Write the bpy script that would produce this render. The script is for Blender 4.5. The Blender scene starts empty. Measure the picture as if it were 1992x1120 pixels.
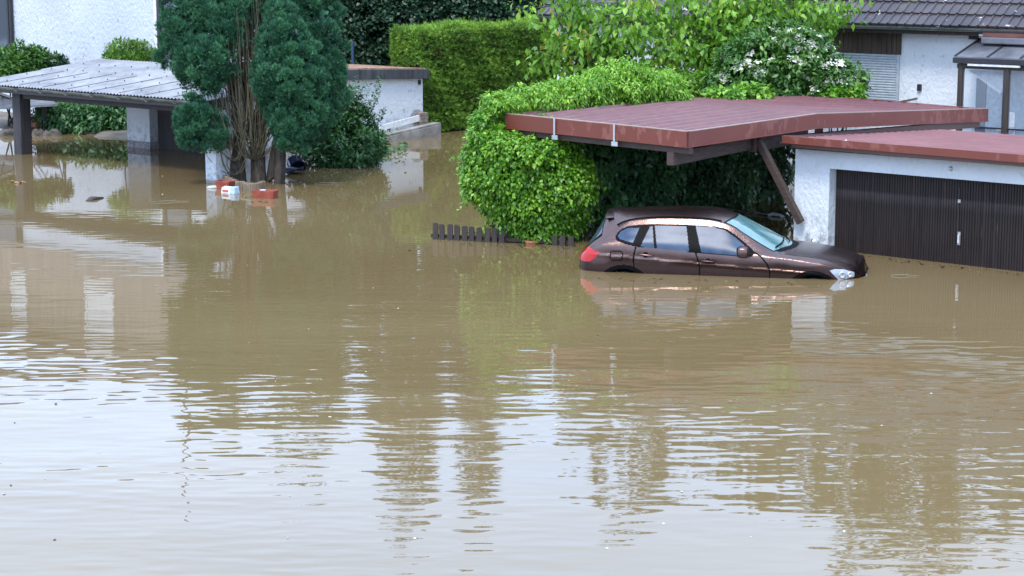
import bpy, bmesh, math, random
import numpy as np
from mathutils import Vector, Matrix

random.seed(7)
R = math.radians
SC = bpy.context.scene
COL = SC.collection

# ------------------------------------------------------------------ camera
CAM_H, PITCH, FPX = 4.7, R(9.67), 3873.0
cd = bpy.data.cameras.new('camera')
cd.sensor_width = 36.0
cd.lens = FPX / 1992 * 36.0
cd.clip_start, cd.clip_end = 0.5, 3000.0
cam = bpy.data.objects.new('camera', cd)
cam.location = (0, 0, CAM_H)
cam.rotation_euler = (math.pi / 2 - PITCH, 0, 0)
COL.objects.link(cam)
SC.camera = cam

# ------------------------------------------------------------------ world (overcast) and soft sun
SUN_EL, SUN_ROT = R(58), R(200)
wd = bpy.data.worlds.new('World')
SC.world = wd
wd.use_nodes = True
wn = wd.node_tree
bg = wn.nodes['Background']
sky = wn.nodes.new('ShaderNodeTexSky')
sky.sky_type = 'NISHITA'
sky.sun_disc = False
sky.sun_elevation, sky.sun_rotation = SUN_EL, SUN_ROT
sky.air_density, sky.dust_density, sky.ozone_density = 1.0, 4.0, 1.0
wtc = wn.nodes.new('ShaderNodeTexCoord')
wno = wn.nodes.new('ShaderNodeTexNoise')
wno.inputs['Scale'].default_value = 2.2
wno.inputs['Detail'].default_value = 4
wn.links.new(wtc.outputs['Generated'], wno.inputs['Vector'])
wcr = wn.nodes.new('ShaderNodeValToRGB')          # cloud layer: pale grey blue
wcr.color_ramp.elements[0].position, wcr.color_ramp.elements[1].position = 0.3, 0.72
wcr.color_ramp.elements[0].color = (0.50, 0.70, 1.06, 1)
wcr.color_ramp.elements[1].color = (0.68, 0.84, 1.12, 1)
wn.links.new(wno.outputs['Fac'], wcr.inputs['Fac'])
wsc = wn.nodes.new('ShaderNodeVectorMath'); wsc.operation = 'SCALE'
wn.links.new(wcr.outputs['Color'], wsc.inputs[0])
wsp = wn.nodes.new('ShaderNodeSeparateXYZ')
wn.links.new(wtc.outputs['Generated'], wsp.inputs[0])
def wmath(op, a, b):
    m = wn.nodes.new('ShaderNodeMath'); m.operation = op
    for k, v in enumerate((a, b)):
        if isinstance(v, bpy.types.NodeSocket): wn.links.new(v, m.inputs[k])
        else: m.inputs[k].default_value = v
    return m.outputs[0]
def wrange(v, a, b, c, d):
    m = wn.nodes.new('ShaderNodeMapRange'); m.interpolation_type = 'SMOOTHSTEP'
    for k, x in zip(('From Min', 'From Max', 'To Min', 'To Max'), (a, b, c, d)): m.inputs[k].default_value = x
    wn.links.new(v, m.inputs['Value']); return m.outputs['Result']
# glow added low in the sky ahead, whitens the water's reflection; plain elsewhere
wglow = wmath('MULTIPLY', wrange(wsp.outputs['Y'], 0.2, 0.9, 0.0, 1.0), wrange(wsp.outputs['Z'], 0.12, 0.55, 1.0, 0.0))
wn.links.new(wmath('ADD', wmath('MULTIPLY', wglow, 3.2), 11.5), wsc.inputs['Scale'])
wmx = wn.nodes.new('ShaderNodeMixRGB')
wmx.inputs['Fac'].default_value = 0.85
wn.links.new(sky.outputs['Color'], wmx.inputs['Color1'])
wn.links.new(wsc.outputs['Vector'], wmx.inputs['Color2'])
wn.links.new(wmx.outputs['Color'], bg.inputs['Color'])
bg.inputs['Strength'].default_value = 0.1
sl = bpy.data.lights.new('sun', 'SUN')
sl.energy, sl.angle, sl.color = 1.3, R(14), (1.0, 0.94, 0.84)
so = bpy.data.objects.new('sun', sl)
so.rotation_euler = (math.pi / 2 - SUN_EL, 0, math.pi - SUN_ROT)
COL.objects.link(so)
SC.view_settings.view_transform = 'Standard'
SC.view_settings.look = 'None'
SC.view_settings.gamma = 1.0
SC.view_settings.exposure = 1.25
SC.cycles.use_denoising = True
SC.cycles.max_bounces = 8
SC.cycles.transparent_max_bounces = 12

# ------------------------------------------------------------------ pixel geometry (photo pixels 1992 x 1120)
FWD = Vector((0, math.cos(PITCH), -math.sin(PITCH)))
UP = Vector((0, math.sin(PITCH), math.cos(PITCH)))
EYE = Vector((0, 0, CAM_H))
Z = Vector((0, 0, 1))
A = Vector((0.75, -0.66, 0)).normalized()      # site axis: to the right and nearer
B = Vector((A.y * -1, A.x, 0))                 # site axis: to the right and farther

def ray(px, py):
    return Vector(((px - 996) / FPX, 0, 0)) + UP * ((560 - py) / FPX) + FWD
def W(px, py, z=0.0):                            # point of a horizontal level seen at a pixel
    d = ray(px, py); return EYE + d * ((z - CAM_H) / d.z)
def at(px, py, Y):
    d = ray(px, py); return EYE + d * (Y / d.y)
def onv(px, py, P, n):                           # point of a plane seen at a pixel
    d = ray(px, py); return EYE + d * ((P - EYE).dot(n) / d.dot(n))
def setz(p, z): return Vector((p[0], p[1], z))

# ------------------------------------------------------------------ materials
def new_mat(name):
    m = bpy.data.materials.new(name); m.use_nodes = True
    return m, m.node_tree, m.node_tree.nodes['Principled BSDF']
def node(nt, typ, **kw):
    n = nt.nodes.new(typ)
    for k, v in kw.items():
        if k in n.inputs.keys(): n.inputs[k].default_value = v
        else: setattr(n, k, v)
    return n
def ramp(nt, fac, stops):
    r = nt.nodes.new('ShaderNodeValToRGB'); cr = r.color_ramp
    while len(cr.elements) < len(stops): cr.elements.new(0.5)
    for e, (p, c) in zip(cr.elements, stops):
        e.position = p; e.color = (c[0], c[1], c[2], 1) if hasattr(c, '__len__') else (c, c, c, 1)
    nt.links.new(fac, r.inputs['Fac']); return r.outputs['Color']
def coords(nt, scale=(1, 1, 1), rot=(0, 0, 0)):
    g = nt.nodes.new('ShaderNodeNewGeometry')
    mp = nt.nodes.new('ShaderNodeMapping')
    mp.inputs['Scale'].default_value = scale; mp.inputs['Rotation'].default_value = rot
    nt.links.new(g.outputs['Position'], mp.inputs['Vector']); return mp.outputs['Vector']
def noise(nt, vec, scale, detail=4, rough=0.5):
    n = node(nt, 'ShaderNodeTexNoise', Scale=scale, Detail=detail, Roughness=rough)
    nt.links.new(vec, n.inputs['Vector']); return n.outputs['Fac']
def mixc(nt, fac, c1, c2, mode='MIX'):
    m = nt.nodes.new('ShaderNodeMixRGB'); m.blend_type = mode
    for s, v in (('Fac', fac), ('Color1', c1), ('Color2', c2)):
        if isinstance(v, bpy.types.NodeSocket): nt.links.new(v, m.inputs[s])
        elif s == 'Fac': m.inputs[s].default_value = v
        else: m.inputs[s].default_value = (v[0], v[1], v[2], 1)
    return m.outputs['Color']
def math_(nt, op, a, b=0.0, c=0.0):
    m = nt.nodes.new('ShaderNodeMath'); m.operation = op
    for i, v in enumerate((a, b, c)):
        if isinstance(v, bpy.types.NodeSocket): nt.links.new(v, m.inputs[i])
        else: m.inputs[i].default_value = v
    return m.outputs[0]
def bump(nt, bsdf, height, strength=0.5, dist=0.01):
    b = node(nt, 'ShaderNodeBump', Strength=strength, Distance=dist)
    nt.links.new(height, b.inputs['Height']); nt.links.new(b.outputs['Normal'], bsdf.inputs['Normal'])
ROTZ = math.atan2(A.y, A.x)                      # site frame rotation for streaks

def surf(name, c1, c2, scale=3.0, rough=0.6, stretch=(1, 1, 1), bs=0.3, bd=0.01, metallic=0.0, spec=0.5, lo=0.35, hi=0.65, fine=None, coat=0.0):
    m, nt, b = new_mat(name)
    v = coords(nt, stretch, (0, 0, 0))
    n = noise(nt, v, scale, 6, 0.6)
    col = ramp(nt, n, [(lo, c1), (hi, c2)])
    if fine:
        n2 = noise(nt, v, fine, 3, 0.6)
        col = mixc(nt, 0.5, col, ramp(nt, n2, [(0.3, 0.55), (0.7, 1.0)]), 'MULTIPLY')
        bump(nt, b, n2, bs, bd)
    else:
        bump(nt, b, n, bs, bd)
    nt.links.new(col, b.inputs['Base Color'])
    b.inputs['Roughness'].default_value = rough
    b.inputs['Metallic'].default_value = metallic
    b.inputs['Specular IOR Level'].default_value = spec
    b.inputs['Coat Weight'].default_value = coat
    return m

def stucco(name, base, speck=0.18, grime=True, bs=0.6, dark=(0.22, 0.23, 0.25), sc=9.0):
    m, nt, b = new_mat(name)
    v = coords(nt)
    v2 = coords(nt, (1, 1, 0.6))
    big = noise(nt, v, 0.7, 5, 0.6)
    col = mixc(nt, ramp(nt, big, [(0.35, 0.0), (0.7, 1.0)]), base, tuple(x * 0.86 for x in base))
    sp = noise(nt, v2, sc, 4, 0.65)
    col = mixc(nt, ramp(nt, sp, [(0.62, 0.0), (0.66 + 0.02, speck * 4)]), col, dark)
    if grime:
        gz = node(nt, 'ShaderNodeSeparateXYZ')
        nt.links.new(coords(nt), gz.inputs[0])
        low = ramp(nt, gz.outputs['Z'], [(0.0, 1.0), (0.75, 0.0)])
        gn = noise(nt, coords(nt, (1, 1, 0.8)), 6.0, 6, 0.7)
        gm = math_(nt, 'MULTIPLY', low, ramp(nt, gn, [(0.48, 0.0), (0.62, 0.8)]))
        col = mixc(nt, gm, col, (0.10, 0.105, 0.11))
    wz = node(nt, 'ShaderNodeSeparateXYZ'); nt.links.new(coords(nt), wz.inputs[0])
    we = math_(nt, 'ADD', wz.outputs['Z'], math_(nt, 'MULTIPLY', noise(nt, coords(nt), 5.0, 4), -0.10))
    col = mixc(nt, ramp(nt, we, [(0.0, 0.75), (0.045, 0.0)]), col, (0.17, 0.135, 0.09))      # silt mark of the flood
    nt.links.new(col, b.inputs['Base Color'])
    b.inputs['Roughness'].default_value = 0.85
    bn = noise(nt, v2, sc * 2.2, 4, 0.6)
    bump(nt, b, bn, bs, 0.05)
    return m

def plain(name, c, rough=0.5, metallic=0.0, spec=0.5, coat=0.0, nscale=12.0, var=0.25):
    return surf(name, tuple(x * (1 - var) for x in c), c, nscale, rough, bs=0.05, metallic=metallic, spec=spec, coat=coat)

def wood(name, c1, c2, zstretch=True, rough=0.65):
    st = (14, 14, 0.9) if zstretch else (3, 3, 22)
    return surf(name, c1, c2, 1.6, rough, st, 0.35, 0.006, lo=0.3, hi=0.72)

def leafmat(name, stops, rough=0.42, trans=0.28, spec=0.5):
    m, nt, b = new_mat(name)
    a = nt.nodes.new('ShaderNodeAttribute'); a.attribute_name = 'tint'
    col = ramp(nt, a.outputs['Fac'], stops)
    nt.links.new(col, b.inputs['Base Color'])
    b.inputs['Roughness'].default_value = rough
    b.inputs['Specular IOR Level'].default_value = spec
    t = nt.nodes.new('ShaderNodeBsdfTranslucent')
    tc = mixc(nt, 1.0, col, (1.0, 1.0, 0.45), 'MULTIPLY')
    nt.links.new(tc, t.inputs['Color'])
    mx = nt.nodes.new('ShaderNodeMixShader'); mx.inputs[0].default_value = trans
    nt.links.new(b.outputs[0], mx.inputs[1]); nt.links.new(t.outputs[0], mx.inputs[2])
    nt.links.new(mx.outputs[0], nt.nodes['Material Output'].inputs['Surface'])
    return m

M = {}
M['white_stucco'] = stucco('white_stucco', (0.70, 0.74, 0.79), 0.15)
M['scraped_stucco'] = stucco('scraped_stucco', (0.56, 0.61, 0.68), 0.22, False, 0.9, (0.30, 0.34, 0.40), 7.0)
M['pier_paint'] = stucco('pier_paint', (0.68, 0.74, 0.80), 0.05)
M['speckled_render'] = stucco('speckled_render', (0.76, 0.77, 0.80), 0.2, True, 0.5, (0.16, 0.16, 0.18), 14.0)
M['bare_plaster'] = surf('bare_plaster', (0.30, 0.29, 0.29), (0.42, 0.41, 0.41), 6, 0.9)
M['upper_cladding'] = surf('upper_cladding', (0.26, 0.215, 0.19), (0.34, 0.29, 0.26), 1.5, 0.8, (4, 4, 0.6))
M['white_paint'] = plain('white_paint', (0.78, 0.79, 0.80), 0.5)
M['dark_wood'] = wood('dark_wood', (0.020, 0.015, 0.014), (0.055, 0.042, 0.038))
M['beam_wood'] = wood('beam_wood', (0.030, 0.019, 0.016), (0.085, 0.055, 0.045), False)
M['post_wood'] = wood('post_wood', (0.018, 0.017, 0.020), (0.060, 0.056, 0.062))
M['cladding_wood'] = wood('cladding_wood', (0.018, 0.012, 0.010), (0.10, 0.065, 0.045))
M['log_wood'] = wood('log_wood', (0.10, 0.075, 0.05), (0.24, 0.19, 0.13))
M['bark'] = surf('bark', (0.020, 0.016, 0.013), (0.085, 0.068, 0.054), 4, 0.9, (9, 9, 1.2), 0.9, 0.03)
M['twig'] = surf('twig', (0.085, 0.08, 0.055), (0.175, 0.165, 0.105), 3, 0.9)
M['tree_bark'] = surf('tree_bark', (0.03, 0.028, 0.025), (0.075, 0.07, 0.06), 5, 0.85, (5, 5, 1))
M['concrete'] = surf('concrete', (0.17, 0.16, 0.14), (0.36, 0.35, 0.33), 3, 0.9, (1, 1, 1), 0.4, 0.01, fine=30)
M['dark_metal'] = plain('dark_metal', (0.035, 0.035, 0.042), 0.35, 0.3)
M['gutter_metal'] = surf('gutter_metal', (0.07, 0.085, 0.07), (0.19, 0.20, 0.19), 4, 0.4, metallic=0.5)
M['steel'] = plain('steel', (0.55, 0.56, 0.58), 0.35, 0.8)
M['bitumen_edge'] = surf('bitumen_edge', (0.03, 0.033, 0.038), (0.085, 0.09, 0.10), 2.5, 0.55, (3, 3, 0.5))
M['moss_gravel'] = surf('moss_gravel', (0.24, 0.10, 0.05), (0.42, 0.30, 0.22), 7, 0.95, fine=40)
M['shutter_slats'] = plain('shutter_slats', (0.42, 0.48, 0.54), 0.4)
M['curtain_orange'] = plain('curtain_orange', (0.45, 0.13, 0.05), 0.8)
M['terracotta'] = surf('terracotta', (0.22, 0.045, 0.03), (0.34, 0.08, 0.05), 8, 0.55)
M['terracotta_light'] = plain('terracotta_light', (0.48, 0.18, 0.09), 0.7)
M['blue_plastic'] = plain('blue_plastic', (0.018, 0.028, 0.06), 0.25)
M['black_plastic'] = plain('black_plastic', (0.010, 0.010, 0.012), 0.3)
M['white_plastic'] = plain('white_plastic', (0.75, 0.77, 0.8), 0.35)
M['paleblue_plastic'] = plain('paleblue_plastic', (0.45, 0.60, 0.74), 0.4)
M['clear_plastic'] = plain('clear_plastic', (0.5, 0.53, 0.55), 0.15)
M['stone'] = surf('stone', (0.035, 0.03, 0.026), (0.13, 0.115, 0.10), 7, 0.9)
M['firewood'] = surf('firewood', (0.07, 0.035, 0.02), (0.28, 0.13, 0.07), 9, 0.9)
M['mud'] = surf('mud', (0.10, 0.085, 0.065), (0.20, 0.175, 0.14), 2, 0.6)
M['grey_sheet'] = surf('grey_sheet', (0.07, 0.075, 0.09), (0.16, 0.165, 0.185), 2, 0.3, spec=0.6)
M['rose'] = plain('rose', (0.65, 0.06, 0.22), 0.6)
M['elder_flower'] = plain('elder_flower', (0.75, 0.76, 0.62), 0.8)

def metal_red(name, c1, c2, rough, patches, var_rough=False):
    m, nt, b = new_mat(name)
    v = coords(nt, (1, 1, 1)); v2 = coords(nt, (2.2, 2.2, 1.1))
    n = noise(nt, v, 0.9, 5)
    col = ramp(nt, n, [(0.3, c1), (0.7, c2)])
    if patches:
        big = noise(nt, v, 0.55, 2)
        pn = noise(nt, v2, 3.2, 5, 0.65)
        k = math_(nt, 'ADD', pn, math_(nt, 'MULTIPLY', math_(nt, 'SUBTRACT', big, 0.5), 0.8))
        col = mixc(nt, ramp(nt, k, [(0.60, 0.0), (0.65, 0.55)]), col, (0.25, 0.09, 0.07))
    else:
        st = noise(nt, coords(nt), 5.0, 5, 0.6)
        col = mixc(nt, 0.35, col, ramp(nt, st, [(0.35, 0.6), (0.65, 1.0)]), 'MULTIPLY')
    nt.links.new(col, b.inputs['Base Color'])
    b.inputs['Roughness'].default_value = rough
    b.inputs['Specular IOR Level'].default_value = 0.6
    bump(nt, b, n, 0.05, 0.02)
    return m
M['red_roof'] = metal_red('red_roof', (0.215, 0.092, 0.098), (0.275, 0.125, 0.128), 0.30, False)
M['red_fascia'] = metal_red('red_fascia', (0.13, 0.028, 0.017), (0.155, 0.036, 0.022), 0.5, True)
M['brown_fascia'] = metal_red('brown_fascia', (0.10, 0.045, 0.038), (0.15, 0.065, 0.055), 0.45, False)

def ribbed_dark():
    m, nt, b = new_mat('ribbed_brown')
    v = coords(nt, (7, 7, 0.8)); n = noise(nt, v, 1.8, 5)
    col = ramp(nt, n, [(0.3, (0.009, 0.006, 0.0055)), (0.75, (0.026, 0.017, 0.016))])
    gz = node(nt, 'ShaderNodeSeparateXYZ'); nt.links.new(coords(nt), gz.inputs[0])
    band = ramp(nt, gz.outputs['Z'], [(0.80, 0.0), (0.95, 0.35), (1.05, 0.0)])   # a faded rain mark across the door
    bn = noise(nt, coords(nt, (3, 3, 3)), 1.5, 4)
    col = mixc(nt, math_(nt, 'MULTIPLY', band, bn), col, (0.24, 0.19, 0.2))
    st = noise(nt, coords(nt, (16, 16, 0.7)), 2.0, 2)
    col = mixc(nt, ramp(nt, st, [(0.70, 0.0), (0.78, 0.35)]), col, (0.25, 0.20, 0.18))
    nt.links.new(col, b.inputs['Base Color']); b.inputs['Roughness'].default_value = 0.5
    return m
M['ribbed_brown'] = ribbed_dark()

def corrugated_mat():
    m, nt, b = new_mat('fibre_cement')
    v = coords(nt, (1, 1, 1), (0, 0, -ROTZ))
    n = noise(nt, v, 1.3, 5); n2 = noise(nt, coords(nt, (3, 0.5, 1), (0, 0, -ROTZ)), 3, 4)
    col = ramp(nt, n, [(0.3, (0.20, 0.21, 0.23)), (0.7, (0.33, 0.34, 0.365))])
    col = mixc(nt, 0.5, col, ramp(nt, n2, [(0.3, 0.6), (0.6, 1.0)]), 'MULTIPLY')
    nt.links.new(col, b.inputs['Base Color']); b.inputs['Roughness'].default_value = 0.6
    return m
M['fibre_cement'] = corrugated_mat()

def tile_mat():
    m, nt, b = new_mat('roof_tile')
    v = coords(nt)
    n = noise(nt, v, 0.8, 4); n2 = noise(nt, v, 9, 4); n3 = noise(nt, v, 3.2, 5, 0.7)
    col = ramp(nt, n, [(0.3, (0.038, 0.031, 0.038)), (0.7, (0.080, 0.066, 0.070))])
    col = mixc(nt, 0.5, col, ramp(nt, n2, [(0.3, 0.6), (0.7, 1.0)]), 'MULTIPLY')
    big = noise(nt, v, 0.30, 1)
    k = math_(nt, 'ADD', n3, math_(nt, 'MULTIPLY', math_(nt, 'SUBTRACT', big, 0.5), 0.5))
    col = mixc(nt, ramp(nt, k, [(0.68, 0.0), (0.70, 0.9)]), col, (0.6, 0.6, 0.62))    # lichen
    col = mixc(nt, ramp(nt, noise(nt, v, 1.7, 5), [(0.56, 0.0), (0.70, 0.5)]), col, (0.10, 0.10, 0.055))
    nt.links.new(col, b.inputs['Base Color']); b.inputs['Roughness'].default_value = 0.32
    bump(nt, b, n2, 0.2, 0.01)
    return m
M['roof_tile'] = tile_mat()

def glass_like(name, col, rough=0.03, trans=0.0, alpha=1.0, spec=0.5):
    m, nt, b = new_mat(name)
    b.inputs['Base Color'].default_value = (*col, 1)
    b.inputs['Roughness'].default_value = rough
    b.inputs['Alpha'].default_value = alpha
    b.inputs['Specular IOR Level'].default_value = spec
    n = noise(nt, coords(nt), 1.5, 2); bump(nt, b, n, 0.02, 0.02)
    return m
M['window_dark'] = glass_like('window_dark', (0.035, 0.05, 0.075), 0.04, spec=0.9)
M['thin_glass'] = glass_like('thin_glass', (0.55, 0.65, 0.75), 0.03, alpha=0.13, spec=0.8)

def water_mat():
    m, nt, b = new_mat('muddy_water')
    v = coords(nt)
    n = noise(nt, coords(nt, (0.6, 1.2, 1)), 0.16, 4)
    col = ramp(nt, n, [(0.3, (0.152, 0.107, 0.049)), (0.7, (0.188, 0.137, 0.067))])
    nt.links.new(col, b.inputs['Base Color'])
    b.inputs['Roughness'].default_value = 0.02
    b.inputs['IOR'].default_value = 1.38
    # ripples: long swell, small chop, fine shiver, all calmer near the houses
    sep = node(nt, 'ShaderNodeSeparateXYZ'); nt.links.new(v, sep.inputs[0])
    near = ramp(nt, math_(nt, 'DIVIDE', sep.outputs['Y'], 60.0), [(0.22, 0.6), (0.33, 1.0), (0.41, 0.6), (0.50, 0.18), (0.72, 0.05)])
    patch = ramp(nt, noise(nt, coords(nt, (0.5, 1.0, 1), (0, 0, R(-8))), 0.22, 3), [(0.38, 0.25), (0.62, 1.0)])
    amp = math_(nt, 'MULTIPLY', near, patch)
    h1 = noise(nt, coords(nt, (0.30, 1.0, 1), (0, 0, R(-6))), 1.0, 0.5)
    h2 = noise(nt, coords(nt, (0.40, 1.0, 1), (0, 0, R(4))), 5.2, 0.6)
    h3 = noise(nt, coords(nt, (0.40, 1.0, 1), (0, 0, R(-9))), 7.5, 0.4)
    hh = math_(nt, 'ADD', math_(nt, 'MULTIPLY', h1, 0.023), math_(nt, 'ADD', math_(nt, 'MULTIPLY', h2, 0.0098), math_(nt, 'MULTIPLY', h3, 0.0055)))
    h = math_(nt, 'MULTIPLY', hh, amp)
    # rings of rain drops
    vo = node(nt, 'ShaderNodeTexVoronoi', Scale=0.55); vo.inputs['Randomness'].default_value = 1.0
    nt.links.new(v, vo.inputs['Vector'])
    d = math_(nt, 'DIVIDE', vo.outputs['Distance'], 0.55)
    ring = math_(nt, 'MULTIPLY', math_(nt, 'SINE', math_(nt, 'MULTIPLY', d, 90.0)), ramp(nt, d, [(0.02, 0.0), (0.07, 1.0), (0.16, 0.0)]))
    sepc = node(nt, 'ShaderNodeSeparateColor'); nt.links.new(vo.outputs['Color'], sepc.inputs[0])
    pick = math_(nt, 'GREATER_THAN', sepc.outputs[0], 0.55)
    h = math_(nt, 'ADD', h, math_(nt, 'MULTIPLY', math_(nt, 'MULTIPLY', ring, pick), 0.00035))
    bump(nt, b, h, 1.0, 1.0)
    return m
M['water'] = water_mat()

# leaves: every leaf takes its own tint
M['leaf_hydrangea'] = leafmat('leaf_hydrangea', [(0.0, (0.045, 0.15, 0.012)), (0.5, (0.12, 0.31, 0.02)), (1.0, (0.33, 0.56, 0.07))], 0.38, 0.30)
M['leaf_young_lit'] = leafmat('leaf_young_lit', [(0.0, (0.07, 0.20, 0.015)), (0.5, (0.18, 0.40, 0.03)), (1.0, (0.40, 0.62, 0.10))], 0.4, 0.32)  # lighter hydrangea leaf: young growth plus light from above put into the colour
M['leaf_ivy'] = leafmat('leaf_ivy', [(0.0, (0.035, 0.115, 0.042)), (0.6, (0.08, 0.215, 0.075)), (1.0, (0.15, 0.33, 0.09))], 0.35, 0.22)
M['leaf_hedge'] = leafmat('leaf_hedge', [(0.0, (0.11, 0.09, 0.03)), (0.10, (0.07, 0.17, 0.022)), (0.6, (0.16, 0.33, 0.04)), (1.0, (0.33, 0.52, 0.08))], 0.6, 0.3)
M['leaf_conifer'] = leafmat('leaf_conifer', [(0.0, (0.012, 0.065, 0.036)), (0.5, (0.030, 0.135, 0.070)), (1.0, (0.085, 0.26, 0.115))], 0.6, 0.15)
M['leaf_tree'] = leafmat('leaf_tree', [(0.0, (0.07, 0.19, 0.02)), (0.6, (0.17, 0.36, 0.035)), (0.95, (0.29, 0.50, 0.06)), (1.0, (0.36, 0.28, 0.06))], 0.38, 0.33)
M['leaf_elder'] = leafmat('leaf_elder', [(0.0, (0.035, 0.11, 0.022)), (0.6, (0.07, 0.18, 0.03)), (1.0, (0.13, 0.27, 0.05))], 0.4, 0.25)
M['leaf_shrub'] = leafmat('leaf_shrub', [(0.0, (0.025, 0.085, 0.028)), (0.6, (0.05, 0.145, 0.045)), (1.0, (0.10, 0.23, 0.07))], 0.4, 0.25)
M['leaf_bright'] = leafmat('leaf_bright', [(0.0, (0.06, 0.16, 0.02)), (1.0, (0.18, 0.34, 0.05))], 0.45, 0.3)
M['leaf_dark'] = leafmat('leaf_dark', [(0.0, (0.013, 0.040, 0.022)), (0.7, (0.026, 0.075, 0.036)), (1.0, (0.05, 0.115, 0.05))], 0.45, 0.18)
M['leaf_back'] = leafmat('leaf_back', [(0.0, (0.03, 0.055, 0.014)), (1.0, (0.075, 0.115, 0.03))], 0.5, 0.2)

# ------------------------------------------------------------------ things, parts and mesh builders
def tag(o, label=None, cat=None, group=None, kind=None):
    if label: o['label'] = label
    if cat: o['category'] = cat
    if group: o['group'] = group
    if kind: o['kind'] = kind
    return o
def thing(name, loc, label, cat, group=None):
    o = bpy.data.objects.new(name, None); COL.objects.link(o)
    o.empty_display_size = 0.2
    o.location = loc
    o['base'] = list(loc)
    return tag(o, label, cat, group)
def base_of(o):
    while o.parent: o = o.parent
    return Vector(o['base']) if 'base' in o.keys() else Vector(o.location)

class MB:
    def __init__(self): self.v, self.f = [], []
    def add(self, vs, fs):
        n = len(self.v); self.v += [tuple(x) for x in vs]; self.f += [tuple(i + n for i in q) for q in fs]
        return self
    def box(self, p, a, b, c):
        p, a, b, c = Vector(p), Vector(a), Vector(b), Vector(c)
        vs = [p, p + a, p + a + b, p + b, p + c, p + a + c, p + a + b + c, p + b + c]
        fs = [(0, 3, 2, 1), (4, 5, 6, 7), (0, 1, 5, 4), (1, 2, 6, 5), (2, 3, 7, 6), (3, 0, 4, 7)]
        if a.cross(b).dot(c) < 0: fs = [q[::-1] for q in fs]
        return self.add(vs, fs)
    def prism(self, pts, ext):
        n = len(pts); ext = Vector(ext); pts = [Vector(p) for p in pts]
        nn = Vector((0, 0, 0))
        for i in range(n): nn += pts[i].cross(pts[(i + 1) % n])
        if nn.dot(ext) > 0: pts = pts[::-1]
        vs = pts + [p + ext for p in pts]
        fs = [tuple(range(n)), tuple(range(2 * n - 1, n - 1, -1))]
        fs += [(i, i + n, (i + 1) % n + n, (i + 1) % n) for i in range(n)]
        fs = [q[::-1] if k >= 2 and False else q for k, q in enumerate(fs)]
        return self.add(vs, fs)
    def tube(self, pts, rad, n=6, cap=True):
        pts = [Vector(p) for p in pts]
        if not hasattr(rad, '__len__'): rad = [rad] * len(pts)
        rings = []
        ref = None
        for i, p in enumerate(pts):
            d = (pts[min(i + 1, len(pts) - 1)] - pts[max(i - 1, 0)])
            d = d.normalized() if d.length > 1e-9 else Z
            if ref is None:
                ref = Vector((1, 0, 0)) if abs(d.x) < 0.9 else Vector((0, 1, 0))
            u = (ref - d * ref.dot(d)).normalized(); w = d.cross(u); ref = u
            rings.append([p + (u * math.cos(t) + w * math.sin(t)) * rad[i] for t in [2 * math.pi * k / n for k in range(n)]])
        vs = [q for r_ in rings for q in r_]
        fs = []
        for i in range(len(pts) - 1):
            for k in range(n):
                fs.append((i * n + k, i * n + (k + 1) % n, (i + 1) * n + (k + 1) % n, (i + 1) * n + k))
        if cap:
            fs.append(tuple(range(n - 1, -1, -1))); m = (len(pts) - 1) * n
            fs.append(tuple(m + k for k in range(n)))
        return self.add(vs, fs)
    def grid(self, fn, nu, nv, flip=False):
        vs = [fn(i / nu, j / nv) for i in range(nu + 1) for j in range(nv + 1)]
        fs = []
        for i in range(nu):
            for j in range(nv):
                q = (i * (nv + 1) + j, (i + 1) * (nv + 1) + j, (i + 1) * (nv + 1) + j + 1, i * (nv + 1) + j + 1)
                fs.append(q[::-1] if flip else q)
        return self.add(vs, fs)
    def lathe(self, c, axis, prof, n=16):
        axis = Vector(axis).normalized(); c = Vector(c)
        ref = Vector((1, 0, 0)) if abs(axis.x) < 0.9 else Vector((0, 1, 0))
        u = (ref - axis * ref.dot(axis)).normalized(); w = axis.cross(u)
        vs = []; fs = []
        for (r_, h) in prof:
            for k in range(n):
                t = 2 * math.pi * k / n
                vs.append(c + axis * h + (u * math.cos(t) + w * math.sin(t)) * r_)
        for i in range(len(prof) - 1):
            for k in range(n):
                fs.append((i * n + k, i * n + (k + 1) % n, (i + 1) * n + (k + 1) % n, (i + 1) * n + k))
        return self.add(vs, fs)
    def build(self, name, mat, parent=None, loc=None, smooth=False, bevel=0.0):
        base = base_of(parent) if parent else (Vector(loc) if loc is not None else Vector((0, 0, 0)))
        me = bpy.data.meshes.new(name)
        me.from_pydata([tuple(Vector(v) - base) for v in self.v], [], self.f)
        me.materials.append(mat); me.validate(); me.update()
        if smooth: me.shade_smooth()
        o = bpy.data.objects.new(name, me); COL.objects.link(o)
        if parent: o.parent = parent
        else: o.location = base; o['base'] = list(base)
        if bevel:
            bm = o.modifiers.new('bevel', 'BEVEL'); bm.width = bevel; bm.segments = 2; bm.limit_method = 'ANGLE'; bm.angle_limit = R(40)
        return o

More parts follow.
